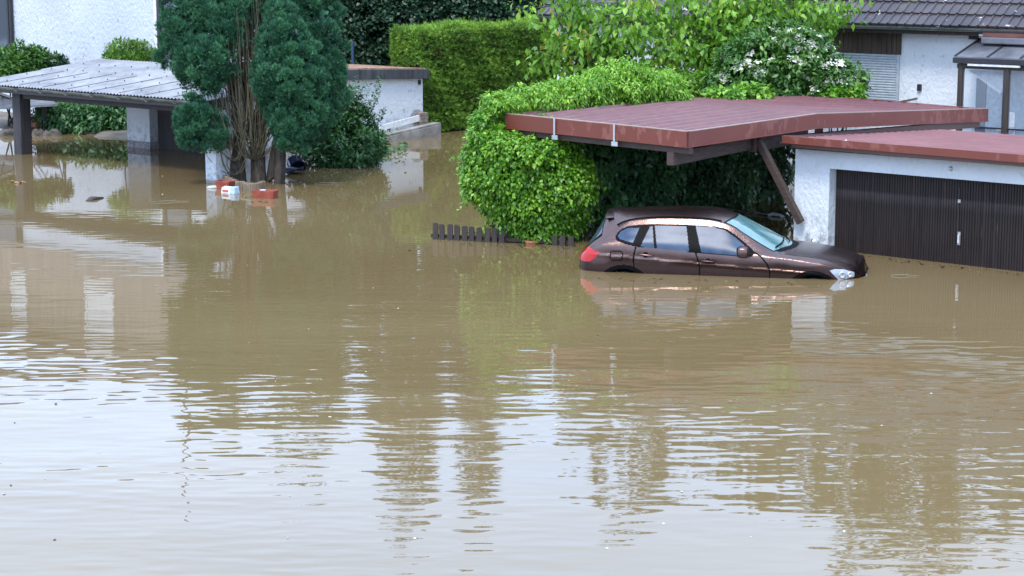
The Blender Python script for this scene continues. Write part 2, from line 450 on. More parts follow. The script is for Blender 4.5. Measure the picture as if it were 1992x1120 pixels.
def np_mesh(name, verts, tris, tint, mat, parent=None, loc=None, smooth=False):
    base = base_of(parent) if parent else (Vector(loc) if loc is not None else Vector((0, 0, 0)))
    v = np.asarray(verts, dtype=np.float32) - np.array(base, dtype=np.float32)
    t = np.asarray(tris, dtype=np.int32); k = t.shape[1]
    me = bpy.data.meshes.new(name)
    me.vertices.add(len(v)); me.vertices.foreach_set('co', v.ravel())
    me.loops.add(t.size); me.loops.foreach_set('vertex_index', t.ravel())
    me.polygons.add(len(t)); me.polygons.foreach_set('loop_start', np.arange(0, t.size, k, dtype=np.int32))
    me.update(calc_edges=True)
    if tint is not None:
        a = me.attributes.new('tint', 'FLOAT', 'FACE'); a.data.foreach_set('value', np.asarray(tint, dtype=np.float32))
    me.materials.append(mat)
    if smooth: me.shade_smooth()
    o = bpy.data.objects.new(name, me); COL.objects.link(o)
    if parent: o.parent = parent
    else: o.location = base; o['base'] = list(base)
    return o

def nrm(a): return a / np.maximum(np.linalg.norm(a, axis=1, keepdims=True), 1e-9)

LEAF_V = np.array([(0, 0, 0), (-0.34, 0.42, 0.09), (0.34, 0.42, 0.09), (0, 0.45, 0.0), (0, 1.0, -0.12)], float)
LEAF_F = np.array([(0, 2, 3), (0, 3, 1), (3, 2, 4), (3, 4, 1)])
CARD_LEAF = LEAF_V * np.array([1.15, 1, 1])
SLIM_V = LEAF_V * np.array([0.6, 1, 0.7])
SPRAY_V = np.array([(-0.10, 0, 0), (0.10, 0, 0), (0, 1, 0.0), (-0.10, 0.0, 0.0), (0.02, 0.1, 0.08), (-0.42, 0.72, 0.10), (0.10, 0.0, 0), (-0.02, 0.1, -0.08), (0.42, 0.74, -0.10), (0, 0, -0.1), (0, 0.05, 0.1), (0.05, 0.75, 0.4)], float)
SPRAY_F = np.array([(0, 1, 2), (3, 4, 5), (6, 7, 8), (9, 10, 11)])
CARD_V = np.array([(-0.30, 0.1, 0.0), (0.05, 0, 0.05), (0.36, 0.40, 0.0), (0.1, 1.0, -0.08), (-0.33, 0.62, 0.05)], float)
CARD_F = np.array([(0, 1, 2), (0, 2, 3), (0, 3, 4)])

def leaves(rng, pos, axis, normal, size, tv, tf, tint=None):
    d = nrm(axis); n = normal - d * np.sum(normal * d, 1, keepdims=True)
    bad = np.linalg.norm(n, axis=1) < 1e-4
    n[bad] = rng.normal(size=(bad.sum(), 3)); n = nrm(n - d * np.sum(n * d, 1, keepdims=True)); s = np.cross(d, n)
    N = len(pos); size = np.broadcast_to(size, (N,))
    v = pos[:, None, :] + size[:, None, None] * (s[:, None, :] * tv[None, :, 0:1] + d[:, None, :] * tv[None, :, 1:2] + n[:, None, :] * tv[None, :, 2:3])
    k = len(tv)
    f = (tf[None] + (np.arange(N) * k)[:, None, None]).reshape(-1, 3)
    if tint is None: tint = rng.random(N)
    return v.reshape(-1, 3), f, np.repeat(tint, len(tf))
def merge(parts):
    V, F, T = [], [], []; n = 0
    for v, f, t in parts:
        V.append(v); F.append(f + n); T.append(t); n += len(v)
    return np.vstack(V), np.vstack(F), np.concatenate(T)

def ell_points(rng, ells, n, lo=0.9, hi=1.05, keep_inside=0.82):
    """points near the joint outside of several ellipsoids (cx,cy,cz,rx,ry,rz)"""
    E = np.array(ells, float); C, S = E[:, :3], E[:, 3:6]
    ar = (S[:, 0] * S[:, 1] + S[:, 1] * S[:, 2] + S[:, 0] * S[:, 2]); ar /= ar.sum()
    out_p, out_n = [], []; got = 0
    while got < n:
        k = rng.choice(len(E), size=n, p=ar)
        d = nrm(rng.normal(size=(n, 3)))
        p = C[k] + d * S[k] * rng.uniform(lo, hi, size=(n, 1))
        q = np.linalg.norm((p[:, None, :] - C[None]) / S[None], axis=2)
        q[np.arange(n), k] = 9
        ok = q.min(axis=1) > keep_inside
        nn = nrm(d / S[k])
        out_p.append(p[ok]); out_n.append(nn[ok]); got += ok.sum()
    return np.vstack(out_p)[:n], np.vstack(out_n)[:n]

def sublobes(rng, ells, k, fr=(.3, .5), zs=1.0):
    out = list(ells)
    for e in ells:
        for _ in range(k):
            d = rng.normal(size=3); d[1] -= .5; d[2] += .25; d /= np.linalg.norm(d)
            f = rng.uniform(*fr); r = min(e[3:6]) * f
            out.append((e[0] + d[0] * e[3] * .9, e[1] + d[1] * e[4] * .9, e[2] + d[2] * e[5] * .9, r, r, r * zs))
    return out

def clump_leaves(rng, cp, cn, crad, per, size, tv, tf, out=0.9, up=0.45, droop=0.4, rnd=0.6, nmix=0.6, tintvar=0.35, zmin=0.02):
    M_ = len(cp); N = M_ * per
    p0 = np.repeat(cp, per, 0); n0 = np.repeat(cn, per, 0); r0 = np.repeat(np.broadcast_to(crad, (M_,)), per)
    ct = np.repeat(rng.random(M_), per)
    d = nrm(rng.normal(size=(N, 3)) + n0 * out + np.array([0, 0, up]))
    pos = p0 + d * (r0 * rng.uniform(0.45, 1.0, N))[:, None]
    ax = nrm(d * 0.7 + rng.normal(size=(N, 3)) * rnd + np.array([0, 0, -droop]))
    nor = nrm(d * nmix + np.array([0, 0, 0.7]) + rng.normal(size=(N, 3)) * 0.35)
    s = size * rng.uniform(0.65, 1.25, N)
    t = np.clip(ct * (1 - tintvar) + rng.random(N) * tintvar + rng.normal(size=N) * 0.08, 0, 1)
    ok = pos[:, 2] > zmin
    return leaves(rng, pos[ok], ax[ok], nor[ok], s[ok], tv, tf, t[ok])

def fill_leaves(rng, ells, n, size, tv, tf, zmin=0.02, inner=0.85):
    E = np.array(ells, float); w = E[:, 3] * E[:, 4] * E[:, 5]; w /= w.sum()
    k = rng.choice(len(E), size=n, p=w)
    d = nrm(rng.normal(size=(n, 3))) * (rng.random((n, 1)) ** (1 / 3)) * inner
    p = E[k, :3] + d * E[k, 3:6]
    p = p[p[:, 2] > zmin]; m = len(p)
    return leaves(rng, p, rng.normal(size=(m, 3)) + np.array([0, 0, -0.3]), rng.normal(size=(m, 3)) + np.array([0, 0, 0.5]), size * rng.uniform(0.7, 1.3, m), tv, tf)

# ================================================================== SETTING
# key points of the plan
G = W(1630, 487)                                  # garage door plane (runs along A, faces -B)
GF = G - B * 0.20                                 # garage front face
HL = at(170, 60, 54.4)                            # left house wall plane
HR = at(1800, 150, 41.0)                          # right house wall plane
P1 = W(35, 300)                                   # left carport post
P2 = W(423, 356)                                  # white pier at its other end

def ground_z(x, y):
    z = -0.66
    def ss(t): t = max(0.0, min(1.0, t)); return t * t * (3 - 2 * t)
    p = Vector((x, y, 0))
    db = (p - setz(W(150, 266), 0)).dot(B)         # garden bank at the left
    wob = 0.25 * math.sin(x * 1.7) + 0.15 * math.sin(x * 4.1 + 1)
    if x < -3: z += 0.76 * ss((db + 1.0 + wob) / 2.0) * ss((-6.0 - x) / 2.5)
    hr = (p - setz(HR, 0)).dot(B)
    if x > -2: z += 0.75 * ss((hr + 2.6) / 2.0) * ss((x + 1) / 3.0)
    z += 0.9 * ss((y - 58) / 8.0)
    return z
def axis_vals(lo, hi, a, b, step, n):
    return sorted(set([lo + (a - lo) * (k / n) ** 0.5 for k in range(n)] + [a + (b - a) * k / step for k in range(step + 1)] + [hi - (hi - b) * (k / n) ** 0.5 for k in range(n)]))
gx = axis_vals(-600, 600, -26, 22, 96, 6); gy = axis_vals(-60, 1400, 20, 75, 110, 6)
mb = MB(); mb.v = [(x, y, ground_z(x, y)) for x in gx for y in gy]
ny = len(gy)
mb.f = [(i * ny + j, (i + 1) * ny + j, (i + 1) * ny + j + 1, i * ny + j + 1) for i in range(len(gx) - 1) for j in range(ny - 1)]
g_o = mb.build('ground', M['mud'], smooth=True); tag(g_o, 'muddy garden ground rising out of the flood water', None, None, 'structure')
w_o = MB().add([(-140, -40, 0), (140, -40, 0), (140, 120, 0), (-140, 120, 0)], [(0, 1, 2, 3)]).build('water', M['water'])
tag(w_o, 'brown muddy flood water with ripples and reflections', None, None, 'structure')

def window(parent, P, n, rt, w, h, fw, fmat, pane_mat, depth=0.04, mull=0, name='window'):
    """P lower left corner on the wall; rt right direction, n outward normal"""
    m = MB(); up = Z
    m.box(P, rt * w, up * fw, n * depth); m.box(P + up * (h - fw), rt * w, up * fw, n * depth)
    m.box(P + up * fw, rt * fw, up * (h - 2 * fw), n * depth); m.box(P + up * fw + rt * (w - fw), rt * fw, up * (h - 2 * fw), n * depth)
    for k in range(mull):
        m.box(P + up * fw + rt * (w * (k + 1) / (mull + 1) - fw / 2), rt * fw, up * (h - 2 * fw), n * depth * 0.9)
    f = m.build(name, fmat, parent)
    MB().box(P + rt * fw + up * fw, rt * (w - 2 * fw), up * (h - 2 * fw), n * depth * 0.35).build('pane', pane_mat, f)
    return f

# ------------------------------------------------------------------ left house
hl = thing('white_house', setz(HL, 0.2), 'two storey house with scraped white stucco ground floor and dark windows behind the left carport', 'house')
def ol(px, py, off=0.0): return onv(px, py, HL - B * off, B)
hlL = setz(ol(170, 60) - A * 11.5, -0.7); hlR = setz(ol(503, 60), -0.7)
LEN = (hlR - hlL).dot(A)
MB().box(hlL, A * LEN, B * 2.3, Z * 4.35).build('wall', M['scraped_stucco'], hl)
MB().box(setz(hlL, 3.65) - A * 0.05 - B * 0.06, A * (LEN + 0.1), B * 2.4, Z * 2.75).build('upper_wall', M['upper_cladding'], hl)
MB().box(setz(hlL, 6.4) - A * 0.6 - B * 0.7, A * (LEN + 1.2), B * 3.6, Z * 0.22).build('roof', M['bitumen_edge'], hl)
mast = setz(onv(345, 200, HL + B * 1.5, B), 6.62)
MB().tube([mast, mast + Z * 3.6], 0.035, 6).build('aerial_mast', M['dark_metal'], hl)
# ground floor openings
a = ol(-45, 98, 0.0); b_ = ol(22, 101, 0.0)
window(hl, setz(a, a.z), -B, A, (b_ - a).dot(A), 2.0, 0.085, M['dark_metal'], M['window_dark'], 0.06)
a = ol(-45, 118); b_ = ol(18, 120)
MB().box(setz(a, 1.4), A * (b_ - a).dot(A), Z * (ol(18, 103).z - 1.4), -B * 0.03).build('window_panel', M['dark_metal'], hl)
a = ol(27, 60); MB().tube([setz(a, 1.0) - B * 0.07, setz(a, 3.62) - B * 0.07], 0.055, 8).build('downpipe', M['dark_metal'], hl)
a = ol(303, 90); MB().box(setz(a, 1.0), A * 0.10, Z * 2.63, -B * 0.035).build('corner_trim', M['white_paint'], hl)
a = ol(311, 100); w_ = window(hl, setz(a, 0.9), -B, A, 1.1, 2.65, 0.10, M['dark_metal'], M['window_dark'], 0.07, name='patio_door')
MB().box(setz(ol(319, 60, 0.027), 2.5) , A * 0.16, Z * 0.55, -B * 0.012).build('curtain', M['curtain_orange'], hl)
for px in (198, 43):
    z0 = 4.5; c = W(px, 600); d = ray(px, 590); d = Vector((d.x, d.y, -d.z)); e = Vector((0, 0, -CAM_H))
    q = e + d * ((HL - e).dot(B) / d.dot(B))
    ww = 1.25 if px > 100 else 0.7
    p0 = setz(q, z0) - A * ww / 2 - B * 0.062
    f = window(hl, p0, -B, A, ww, 1.35, 0.07, M['white_paint'], M['white_paint'], 0.05, name='sky_white_window')  # upstairs windows; white panes stand in for sky reflected in the glass

# ------------------------------------------------------------------ left carport
E1 = ol(0, 0)
def on_front(px, py, off=0.0): return onv(px, py, P1 - B * off, B)
cl = thing('left_carport', setz(P1, -0.66), 'low carport with pale corrugated roof sheets and a dark timber beam on a post', 'carport')
cl.name = 'corrugated_carport'
pz = on_front(35, 190).z
pw = 0.30
MB().box(setz(P1, -0.66) - A * pw / 2, A * pw, B * pw, Z * (pz + 0.66 + 0.12)).build('post', M['post_wood'], cl, bevel=0.012)
eL = on_front(-40, 161); eL = setz(eL, on_front(35, 164).z); eR = on_front(418, 190.5)
zE = eL.z
bL = on_front(22, 185); bR = on_front(418, 205)
MB().box(setz(P1 + A * 0.2, pz - 0.02) + B * 0.05, A * ((eR - P1).dot(A) - 0.4), B * 0.16, Z * 0.27).build('beam', M['post_wood'], cl, bevel=0.01)
e0 = setz(eL, zE) - B * 0.25; LENC = (eR - eL).dot(A); DEP = 3.75; rise = 0.38
def roofpt(s, t):                                   # s along A in metres, t along B in metres
    wav = 0.016 * math.sin(s * 2 * math.pi / 0.115)
    lap = 0.02 * (1 if t < DEP * 0.53 else 0) * -1
    return e0 + A * s + B * t + Z * (rise * t / DEP + wav + lap)
nu = int(LENC / 0.115 * 6)
ts = [0, DEP * 0.25, DEP * 0.528, DEP * 0.53, DEP * 0.75, DEP]
MB().grid(lambda u, v: roofpt(u * LENC, ts[int(round(v * 5))]), nu, 5).build('roof_sheet', M['fibre_cement'], cl, smooth=True)
# sheet joints, and rows of screws
mj = MB()
for k in range(1, int(LENC / 0.92)):
    s = k * 0.92
    mj.box(roofpt(s, 0.05) + Z * 0.016, A * 0.02, B * (DEP - 0.1) + Z * rise * (DEP - 0.1) / DEP, Z * 0.012)
mj.build('sheet_joint', plain('joint_grey', (0.16, 0.15, 0.15), 0.8), cl)  # dark grey strips at the sheet joints
sb = MB().lathe((0, 0, 0), Z, [(0.0, 0.03), (0.012, 0.026), (0.017, 0.0)], 6)
scr = None
for row, t in enumerate((0.35, 1.25, 2.05, 2.9)):
    for k in range(int(LENC / 0.62)):
        p = roofpt(0.35 + k * 0.62 + (row % 2) * 0.12, t); p.z = e0.z + rise * t / DEP + 0.015
        if scr is None:
            scr = sb.build('screw', M['dark_metal'], cl)
            scr.location = p - base_of(cl); scr.data.transform(Matrix.Translation(base_of(cl)))
        else:
            c = scr.copy(); COL.objects.link(c); c.location = p - base_of(cl)
# gutter under the eave (half round with slipped segments) and side edge board
mg = MB()
nseg = 9
for k in range(nseg):
    s0, s1 = LENC * k / nseg, LENC * (k + 1) / nseg
    for q in range(7):
        a0, a1 = math.pi + math.pi * q / 7, math.pi + math.pi * (q + 1) / 7
        f = lambda s, an, dz: e0 + A * s - B * 0.045 + (B * math.cos(an) + Z * math.sin(an)) * 0.065 + Z * (-0.055 + dz)
        mg.add([f(s0, a0, 0.010), f(s1, a0, -0.012), f(s1, a1, -0.012), f(s0, a1, 0.010)], [(0, 1, 2, 3)])
mg.build('gutter', M['gutter_metal'], cl)
MB().box(e0 + B * 0.02 + Z * -0.19, A * LENC, B * 0.03, Z * 0.14).build('eave_board', M['dark_metal'], cl)
MB().prism([e0 - Z * 0.14 + A * LENC, e0 + A * LENC - Z * 0.02, e0 + A * LENC + B * DEP + Z * (rise - 0.02), e0 + A * LENC + B * DEP + Z * (rise - 0.16)], A * 0.05).build('verge_board', M['dark_metal'], cl)
MB().prism([e0 - Z * 0.12, e0 - Z * 0.03, e0 + B * DEP + Z * (rise - 0.03), e0 + B * DEP + Z * (rise - 0.12)], -A * 0.05).build('verge_board', M['dark_metal'], cl)
for k in range(5):
    t = 0.3 + k * 0.82
    MB().box(e0 + A * 0.1 + B * t + Z * (rise * t / DEP - 0.14), A * (LENC - 0.2), B * 0.08, Z * 0.11).build('purlin', M['post_wood'], cl)

pr = thing('white_pier', setz(P2, -0.66), 'smooth white pier standing in the water left of the conifer trunks', 'pier')
q0 = W(391, 357); q1 = W(421, 357)
# two visible faces: a narrow bright one and a wider shaded one
MB().box(setz(q1, -0.66) - A * 0.33, A * 0.33, B * 0.72, Z * (0.66 + zE - 0.18)).build('shaft', M['pier_paint'], pr, bevel=0.01)

# ------------------------------------------------------------------ old garage under that carport
gq = W(248, 285)
og = thing('shaded_garage', setz(gq, -0.66), 'garage under the corrugated roof with speckled white pillar and ribbed brown door', 'garage')
d1 = onv(292, 284, gq, B)
pwid = (d1 - gq).dot(A)
MB().box(setz(gq, 0.16), A * pwid, B * 0.35, Z * 1.35).build('pillar', M['speckled_render'], og, bevel=0.008)
MB().box(setz(gq, -0.66) - A * 0.012 - B * 0.012, A * (pwid + 0.024), B * 0.374, Z * 0.82).build('pillar_base', surf('tiled_base', (0.14, 0.125, 0.12), (0.38, 0.36, 0.37), 14, 0.8), og)
dj = setz(gq, -0.66) + A * (pwid) + B * 0.25
MB().grid(lambda u, v: dj + A * (u * 2.5) + B * (0.02 * (1 if int(u * 120) % 3 else 0)) + Z * (v * 2.1), 120, 1).build('garage_door', M['ribbed_brown'], og)
MB().box(dj + B * 0.10, A * 2.5, B * 2.2, Z * 2.1).build('back_room', M['speckled_render'], og)

# ------------------------------------------------------------------ small shed roof and woodpile at the far left
sh = W(30, 262); sh = setz(sh, 0.1)
st = thing('lean_to', sh, 'low grey lean-to roof on thin posts at the left edge behind the carport post', 'shed')
def osd(px, py, Y): return at(px, py, Y)
c0, c1, c2, c3 = osd(-60, 216, 51.2), osd(112, 206, 50.5), osd(92, 193, 53.0), osd(-40, 190, 53.6)
MB().prism([c0, c1, c2, c3], Z * 0.05).build('roof', M['grey_sheet'], st)
for c in (c0 + A * 0.5, c1 - A * 1.1 + B * 0.3, c2 - B * 0.4):
    MB().box(setz(c, -0.3), A * 0.08, B * 0.08, Z * (c.z + 0.3 - 0.01)).build('post', M['post_wood'], st)
MB().tube([osd(-20, 176, 51.0), osd(20, 190, 51.0)], 0.05, 6).build('handrail', M['dark_metal'], st)
rng = np.random.default_rng(3)
wp = thing('firewood_stack', setz(W(60, 262), 0.0), 'heap of reddish split firewood behind the carport post', 'firewood')
for k in range(26):
    c = at(rng.uniform(46, 72), rng.uniform(234, 258), 51.6 + rng.uniform(-0.15, 0.25)); an = rng.uniform(-0.4, 0.4)
    d = (A * math.cos(an) + B * math.sin(an)) * rng.uniform(0.10, 0.2)
    MB().tube([c - d, c + d], [rng.uniform(0.05, 0.08)] * 2, 5).build('log', M['firewood'], wp)
for i, (px, py, s) in enumerate([(12, 263, .2), (28, 262, .17), (75, 262, .2), (92, 263, .15), (108, 263, .18)]):
    c = W(px, py)
    m = MB(); prof = [(0.02, s * .8), (s * .6, s * .7), (s, s * .3), (s * 1.05, -.15)]
    m.lathe(c, Z, prof, 8)
    m.v = [tuple(Vector(v) + Vector(rng.normal(size=3) * 0.02)) for v in m.v]
    o = m.build('stone', M['stone'], loc=c, smooth=True)
    tag(o, ['rough bank stone at the left frame edge', 'rough bank stone left of the dark carport post', 'rough bank stone just right of the carport post', 'small bank stone between two larger ones', 'rough bank stone at the left end of the leafy bushes'][i], 'stone', 'stones along the garden bank')

# ------------------------------------------------------------------ flat roofed white garage in the middle
fg0 = W(823, 263); FGN = A
fg = thing('flat_garage', setz(fg0, -0.66), 'small flat roofed white garage with dark roof edge beside the trimmed hedge', 'garage')
zt = onv(822, 152, fg0, A).z; zt2 = onv(822, 135, fg0, A).z + 0.02
Lg = 3.6
MB().box(setz(fg0, -0.66) - B * Lg, B * Lg, -A * 3.0, Z * (zt + 0.80)).build('wall', M['white_stucco'], fg)
TL = 0.15
MB().box(setz(fg0, zt - 0.01 + TL) - B * (Lg + 0.1) + A * 0.12, B * (Lg + 0.22) - Z * TL, -A * 3.2, Z * (zt2 - zt)).build('roof_edge', M['bitumen_edge'], fg, bevel=0.01)
MB().box(setz(fg0, zt2 - 0.015 + TL) - B * (Lg - 0.02) + A * 0.02, B * (Lg + 0.06) - Z * TL, -A * 2.9, Z * 0.03).build('roof_gravel', M['moss_gravel'], fg)
mj = MB()
for k in range(6):
    mj.box(setz(fg0, zt - 0.008) - B * (0.4 + k * 0.6) + A * 0.1205, B * 0.012, A * 0.004, Z * (zt2 - zt - 0.01))

# bare plaster spot, white plank, ledge
pl = [onv(x, y, fg0 + A * 0.003, A) for x, y in ((797, 239), (799, 222), (805, 214), (815, 212), (821, 218), (821, 238))]
MB().prism(pl, A * 0.008).build('bare_patch', M['bare_plaster'], fg)
lamp = onv(813, 164, fg0, A)
MB().box(lamp, B * 0.05, A * 0.06, Z * 0.11).build('wall_lamp', M['dark_metal'], fg)
lg = thing('concrete_ledge', setz(W(780, 272), -0.66), 'stained concrete ledge with a sloping white board along the flat garage wall', 'ledge')
la, lb = W(700, 280), W(829, 261)
la = setz(fg0, 0) - B * 2.6 + A * 0.5; lb = setz(fg0, 0) + B * 0.15 + A * 0.5
MB().prism([setz(la, -0.66), setz(lb, -0.66), setz(lb, 0.30), setz(la, 0.04)], -A * 0.46).build('ledge_wall', M['concrete'], lg, bevel=0.01)
bd0 = setz(la, 0.10) - A * 0.30; bd1 = setz(lb, 0.42) - A * 0.30 - B * 0.25
MB().box(bd0, bd1 - bd0, -A * 0.04, Z * 0.16).build('board', M['white_paint'], lg, bevel=0.006)
MB().box(setz(la, 0.05) - A * 0.27, setz(lb, .31) - setz(la, .05), A * 0.25, Z * 0.035).build('ledge_cap', M['concrete'], lg)
bs = onv(820, 245, fg0 + A * 0.25, A); bsz = bs
brk = thing('brick_stack', bs, 'little stack of grey bricks at the garage corner by the hedge', 'bricks')
for k in range(4):
    MB().box(bs + Z * (k * 0.085) - B * (0.02 * (k % 2)), B * 0.26, -A * 0.2, Z * 0.08).build('brick', surf('grey_brick', (0.15, 0.12, 0.10), (0.30, 0.25, 0.21), 12, 0.9), brk, bevel=0.006)
kb = W(838, 256)
MB().box(setz(kb, -0.66) , B * 7.5, -A * 0.12, Z * 0.78).build('kerb', M['concrete'], None, loc=setz(kb, -0.66))
tag(bpy.data.objects['kerb'], 'low concrete kerb along the foot of the trimmed hedge', 'kerb')

# ------------------------------------------------------------------ right house with tiled roof
def orr(px, py, off=0.0): return onv(px, py, HR - B * off, B)
hr = thing('tiled_house', setz(HR, 0.1), 'white house with dark tiled roof, wooden cladding and grey roller shutter at the upper right', 'house')
EO = 0.42
ev = orr(1800, 50.5, EO); eave_l = orr(1046, 33, EO)
s_l = (eave_l - ev).dot(A); s_r = 5.5; RL = s_r - s_l
ev0 = setz(ev, ev.z) + A * s_l
SL = R(41); UPS = B * math.cos(SL) + Z * math.sin(SL); NRM = -B * math.sin(SL) + Z * math.cos(SL)
hw0 = setz(HR, -0.6) + A * (s_l + 0.45)
MB().box(hw0, A * (RL - 0.9), B * 8.0, Z * (ev.z + 0.6 + 0.20)).build('wall', M['white_stucco'], hr)
rows, ex_, tw = 17, 0.34, 0.205
ncol = int(RL / tw)
prof = [(0.0, 0.0), (0.08, 0.028), (0.2, 0.03), (0.27, 0.004), (0.85, 0.0)]
mt = MB()
xs = [(c + f) * tw for c in range(ncol) for f, _ in prof]; hs = [h for c in range(ncol) for _, h in prof]
rngt = np.random.default_rng(8)
for r_ in range(rows):
    jit = rngt.normal(size=ncol) * 0.004
    vs = []
    for i, (x, h) in enumerate(zip(xs, hs)):
        j = jit[i // 5]
        p = ev0 + A * x + UPS * (r_ * ex_ + j)
        vs += [p + NRM * (h - 0.02), p + NRM * (h + 0.042), p + UPS * (ex_ + 0.03) + NRM * (h + 0.006)]
    n3 = len(xs)
    fs = []
    for i in range(n3 - 1):
        fs += [(3 * i, 3 * i + 3, 3 * i + 4, 3 * i + 1), (3 * i + 1, 3 * i + 4, 3 * i + 5, 3 * i + 2)]
    mt.add(vs, fs)
mt.build('roof', M['roof_tile'], hr)
top = ev0 + UPS * (rows * ex_)
MB().add([ev0 - NRM * 0.03, ev0 + A * RL - NRM * 0.03, top + A * RL - NRM * 0.03, top - NRM * 0.03], [(0, 1, 2, 3)]).build('roof_deck', M['dark_wood'], hr)
bk = B * math.cos(SL) - Z * math.sin(SL)
MB().add([top, top + A * RL, top + A * RL + bk * rows * ex_, top + bk * rows * ex_], [(0, 1, 2, 3)]).build('rear_roof', M['roof_tile'], hr)
for e in (0.45, RL - 0.47):
    q = ev0 + A * e - Z * 0.1
    MB().prism([q + B * EO, top + A * e - Z * 0.15, setz(top + A * e + B * (rows * ex_ * math.cos(SL) - EO), q.z)], A * 0.02).build('gable', M['white_stucco'], hr)
mg = MB()
for q in range(8):
    a0, a1 = math.pi + math.pi * q / 8, math.pi + math.pi * (q + 1) / 8
    f = lambda s, an: ev0 + A * s - B * 0.05 + (B * math.cos(an) + Z * math.sin(an)) * 0.075 - Z * 0.015
    mg.add([f(0, a0), f(RL, a0), f(RL, a1), f(0, a1)], [(0, 1, 2, 3)])
mg.build('gutter', M['gutter_metal'], hr)
MB().box(ev0 + B * 0.06 - Z * 0.17, A * RL, B * 0.03, Z * 0.15).build('fascia_board', M['dark_wood'], hr)
MB().box(ev0 + B * 0.10 - Z * 0.10, A * RL, B * (EO - 0.1), Z * 0.02).build('soffit', M['beam_wood'], hr)
# openings with boards above a roller shutter
def shutter_bay(px0, px1, pyt, pym, pyb, wood_only=False):
    a_ = orr(px0, pyt); b2 = orr(px1, pyt); w = (b2 - a_).dot(A)
    zt_, zm, zb_ = orr((px0 + px1) / 2, pyt).z, orr((px0 + px1) / 2, pym).z, orr((px0 + px1) / 2, pyb).z
    mw = MB(); n = max(3, int(w / 0.11))
    for k in range(n):
        mw.box(setz(a_, zm) + A * (w * k / n) - B * (0.024 + 0.004 * (k % 2)), A * (w / n - 0.008), B * 0.02, Z * (zt_ - zm))
    mw.build('cladding', M['cladding_wood'], hr)
    ns = int((zm - zb_) / 0.053); mm = MB(); w2 = w - 0.12
    for k in range(ns):
        z0 = zm - (k + 1) * 0.053
        p = setz(a_, z0) + A * 0.04
        pr_ = [p - B * 0.004, p - B * 0.020 + Z * 0.006, p - B * 0.024 + Z * 0.025, p - B * 0.018 + Z * 0.044, p - B * 0.004 + Z * 0.050]
        mm.prism(pr_, A * w2)
    f = mm.build('roller_shutter', M['shutter_slats'], hr)
    MB().box(setz(a_, zb_) + A * (w2 + 0.04), A * 0.05, -B * 0.05, Z * (zm - zb_)).build('shutter_rail', M['shutter_slats'], hr)
shutter_bay(1606, 1756, 54, 103.5, 203)
shutter_bay(1276, 1332, 46, 92, 142)
a = orr(1757, 58); b_ = orr(1888, 62)
MB().box(setz(a, orr(1800, 67).z), A * (b_ - a).dot(A), -B * 0.012, Z * (orr(1800, 57).z - orr(1800, 67).z)).build('wall_band', M['white_paint'], hr)
a = orr(1786, 176)
MB().box(a, A * 0.085, -B * 0.05, Z * 0.135).build('meter_box', M['dark_metal'], hr)
b0, b1 = orr(1742, 203), orr(1790, 193)
MB().box(b0 - B * 0.1, b1 - b0, -B * 0.05, Z * 0.045).build('wall_bracket', M['gutter_metal'], hr)
a = orr(1889, 76); MB().box(a, A * 0.36, -B * 0.1, Z * 0.18).build('soffit_block', M['dark_wood'], hr)

# ------------------------------------------------------------------ conservatory at the right edge
CO = 1.1
cv = thing('conservatory', setz(orr(1930, 200, CO), 0.0), 'brown framed glass conservatory with a grey panel roof at the right edge', 'conservatory')
def oc(px, py): return onv(px, py, HR - B * CO, B)
p0 = oc(1864, 122); zc_ = oc(1864, 127).z; WC = 4.2
wall_in = 0.0
ez = oc(1858, 112).z
el = setz(oc(1856, 113), ez); wl = orr(1908, 74)
rise_c = wl.z - ez
def cr(s, t): return setz(el, ez) + A * s + B * (CO + 0.02) * t + Z * rise_c * t
MB().prism([cr(0, 0), cr(WC, 0), cr(WC, 1), cr(0, 1)], Z * 0.03).build('roof', M['grey_sheet'], cv)
mr = MB()
for k in range(7):
    mr.box(cr(k * 0.7, 0) + Z * 0.03, A * 0.045, cr(k * .7, 1) - cr(k * .7, 0), Z * 0.02)
mr.build('roof_bar', M['dark_metal'], cv)
MB().box(cr(0, 0) - B * 0.06 - Z * 0.10, A * WC, B * 0.06, Z * 0.11).build('gutter', M['dark_metal'], cv, bevel=0.01)
mf = MB()
zl = 0.0
for px, w in ((1861.5, 9), (1950, 11)):
    a_ = oc(px, 180); ww = (oc(px + w, 180) - a_).dot(A)
    mf = MB().box(setz(a_, zl), A * ww, B * 0.1, Z * (ez - 0.11 - zl)); mf.build('post', M['dark_wood'], cv, bevel=0.006)
a_ = oc(1861.5, 120); 
MB().box(setz(a_, oc(1900, 134).z) + B * 0.012, A * WC, B * 0.08, Z * (ez - 0.11 - oc(1900, 134).z)).build('top_rail', M['dark_wood'], cv)
MB().box(setz(a_, oc(1900, 249).z) + B * 0.012, A * WC, B * 0.06, Z * 0.03).build('hand_rail', M['dark_metal'], cv)
for (x0, x1) in ((1871, 1950), (1962, 2060)):
    a_ = oc(x0, 134); b2 = oc(x1, 134)
    MB().box(setz(a_, zl) + B * 0.05, A * (b2 - a_).dot(A), B * 0.008, Z * (oc(1900, 134).z - zl)).build('glass_pane', M['thin_glass'], cv)
t0, t1 = oc(1884, 125), oc(1986, 129)
MB().box(t0 - B * 0.05 - Z * 0.03, t1 - t0, B * 0.05, Z * 0.055).build('vent_strip', M['white_plastic'], cv, bevel=0.01)
MB().box(setz(orr(1899, 170, 0.03), 0), A * 0.22, B * 0.02, Z * (orr(1905, 152).z)).build('inner_door', plain('navy_paint', (0.03, 0.045, 0.10), 0.4), cv)
MB().box(setz(orr(1921, 170, 0.03), 0), A * 2.6, B * 0.02, Z * (orr(1935, 148).z)).build('inner_panel', plain('pale_panel', (0.40, 0.48, 0.60), 0.6), cv)
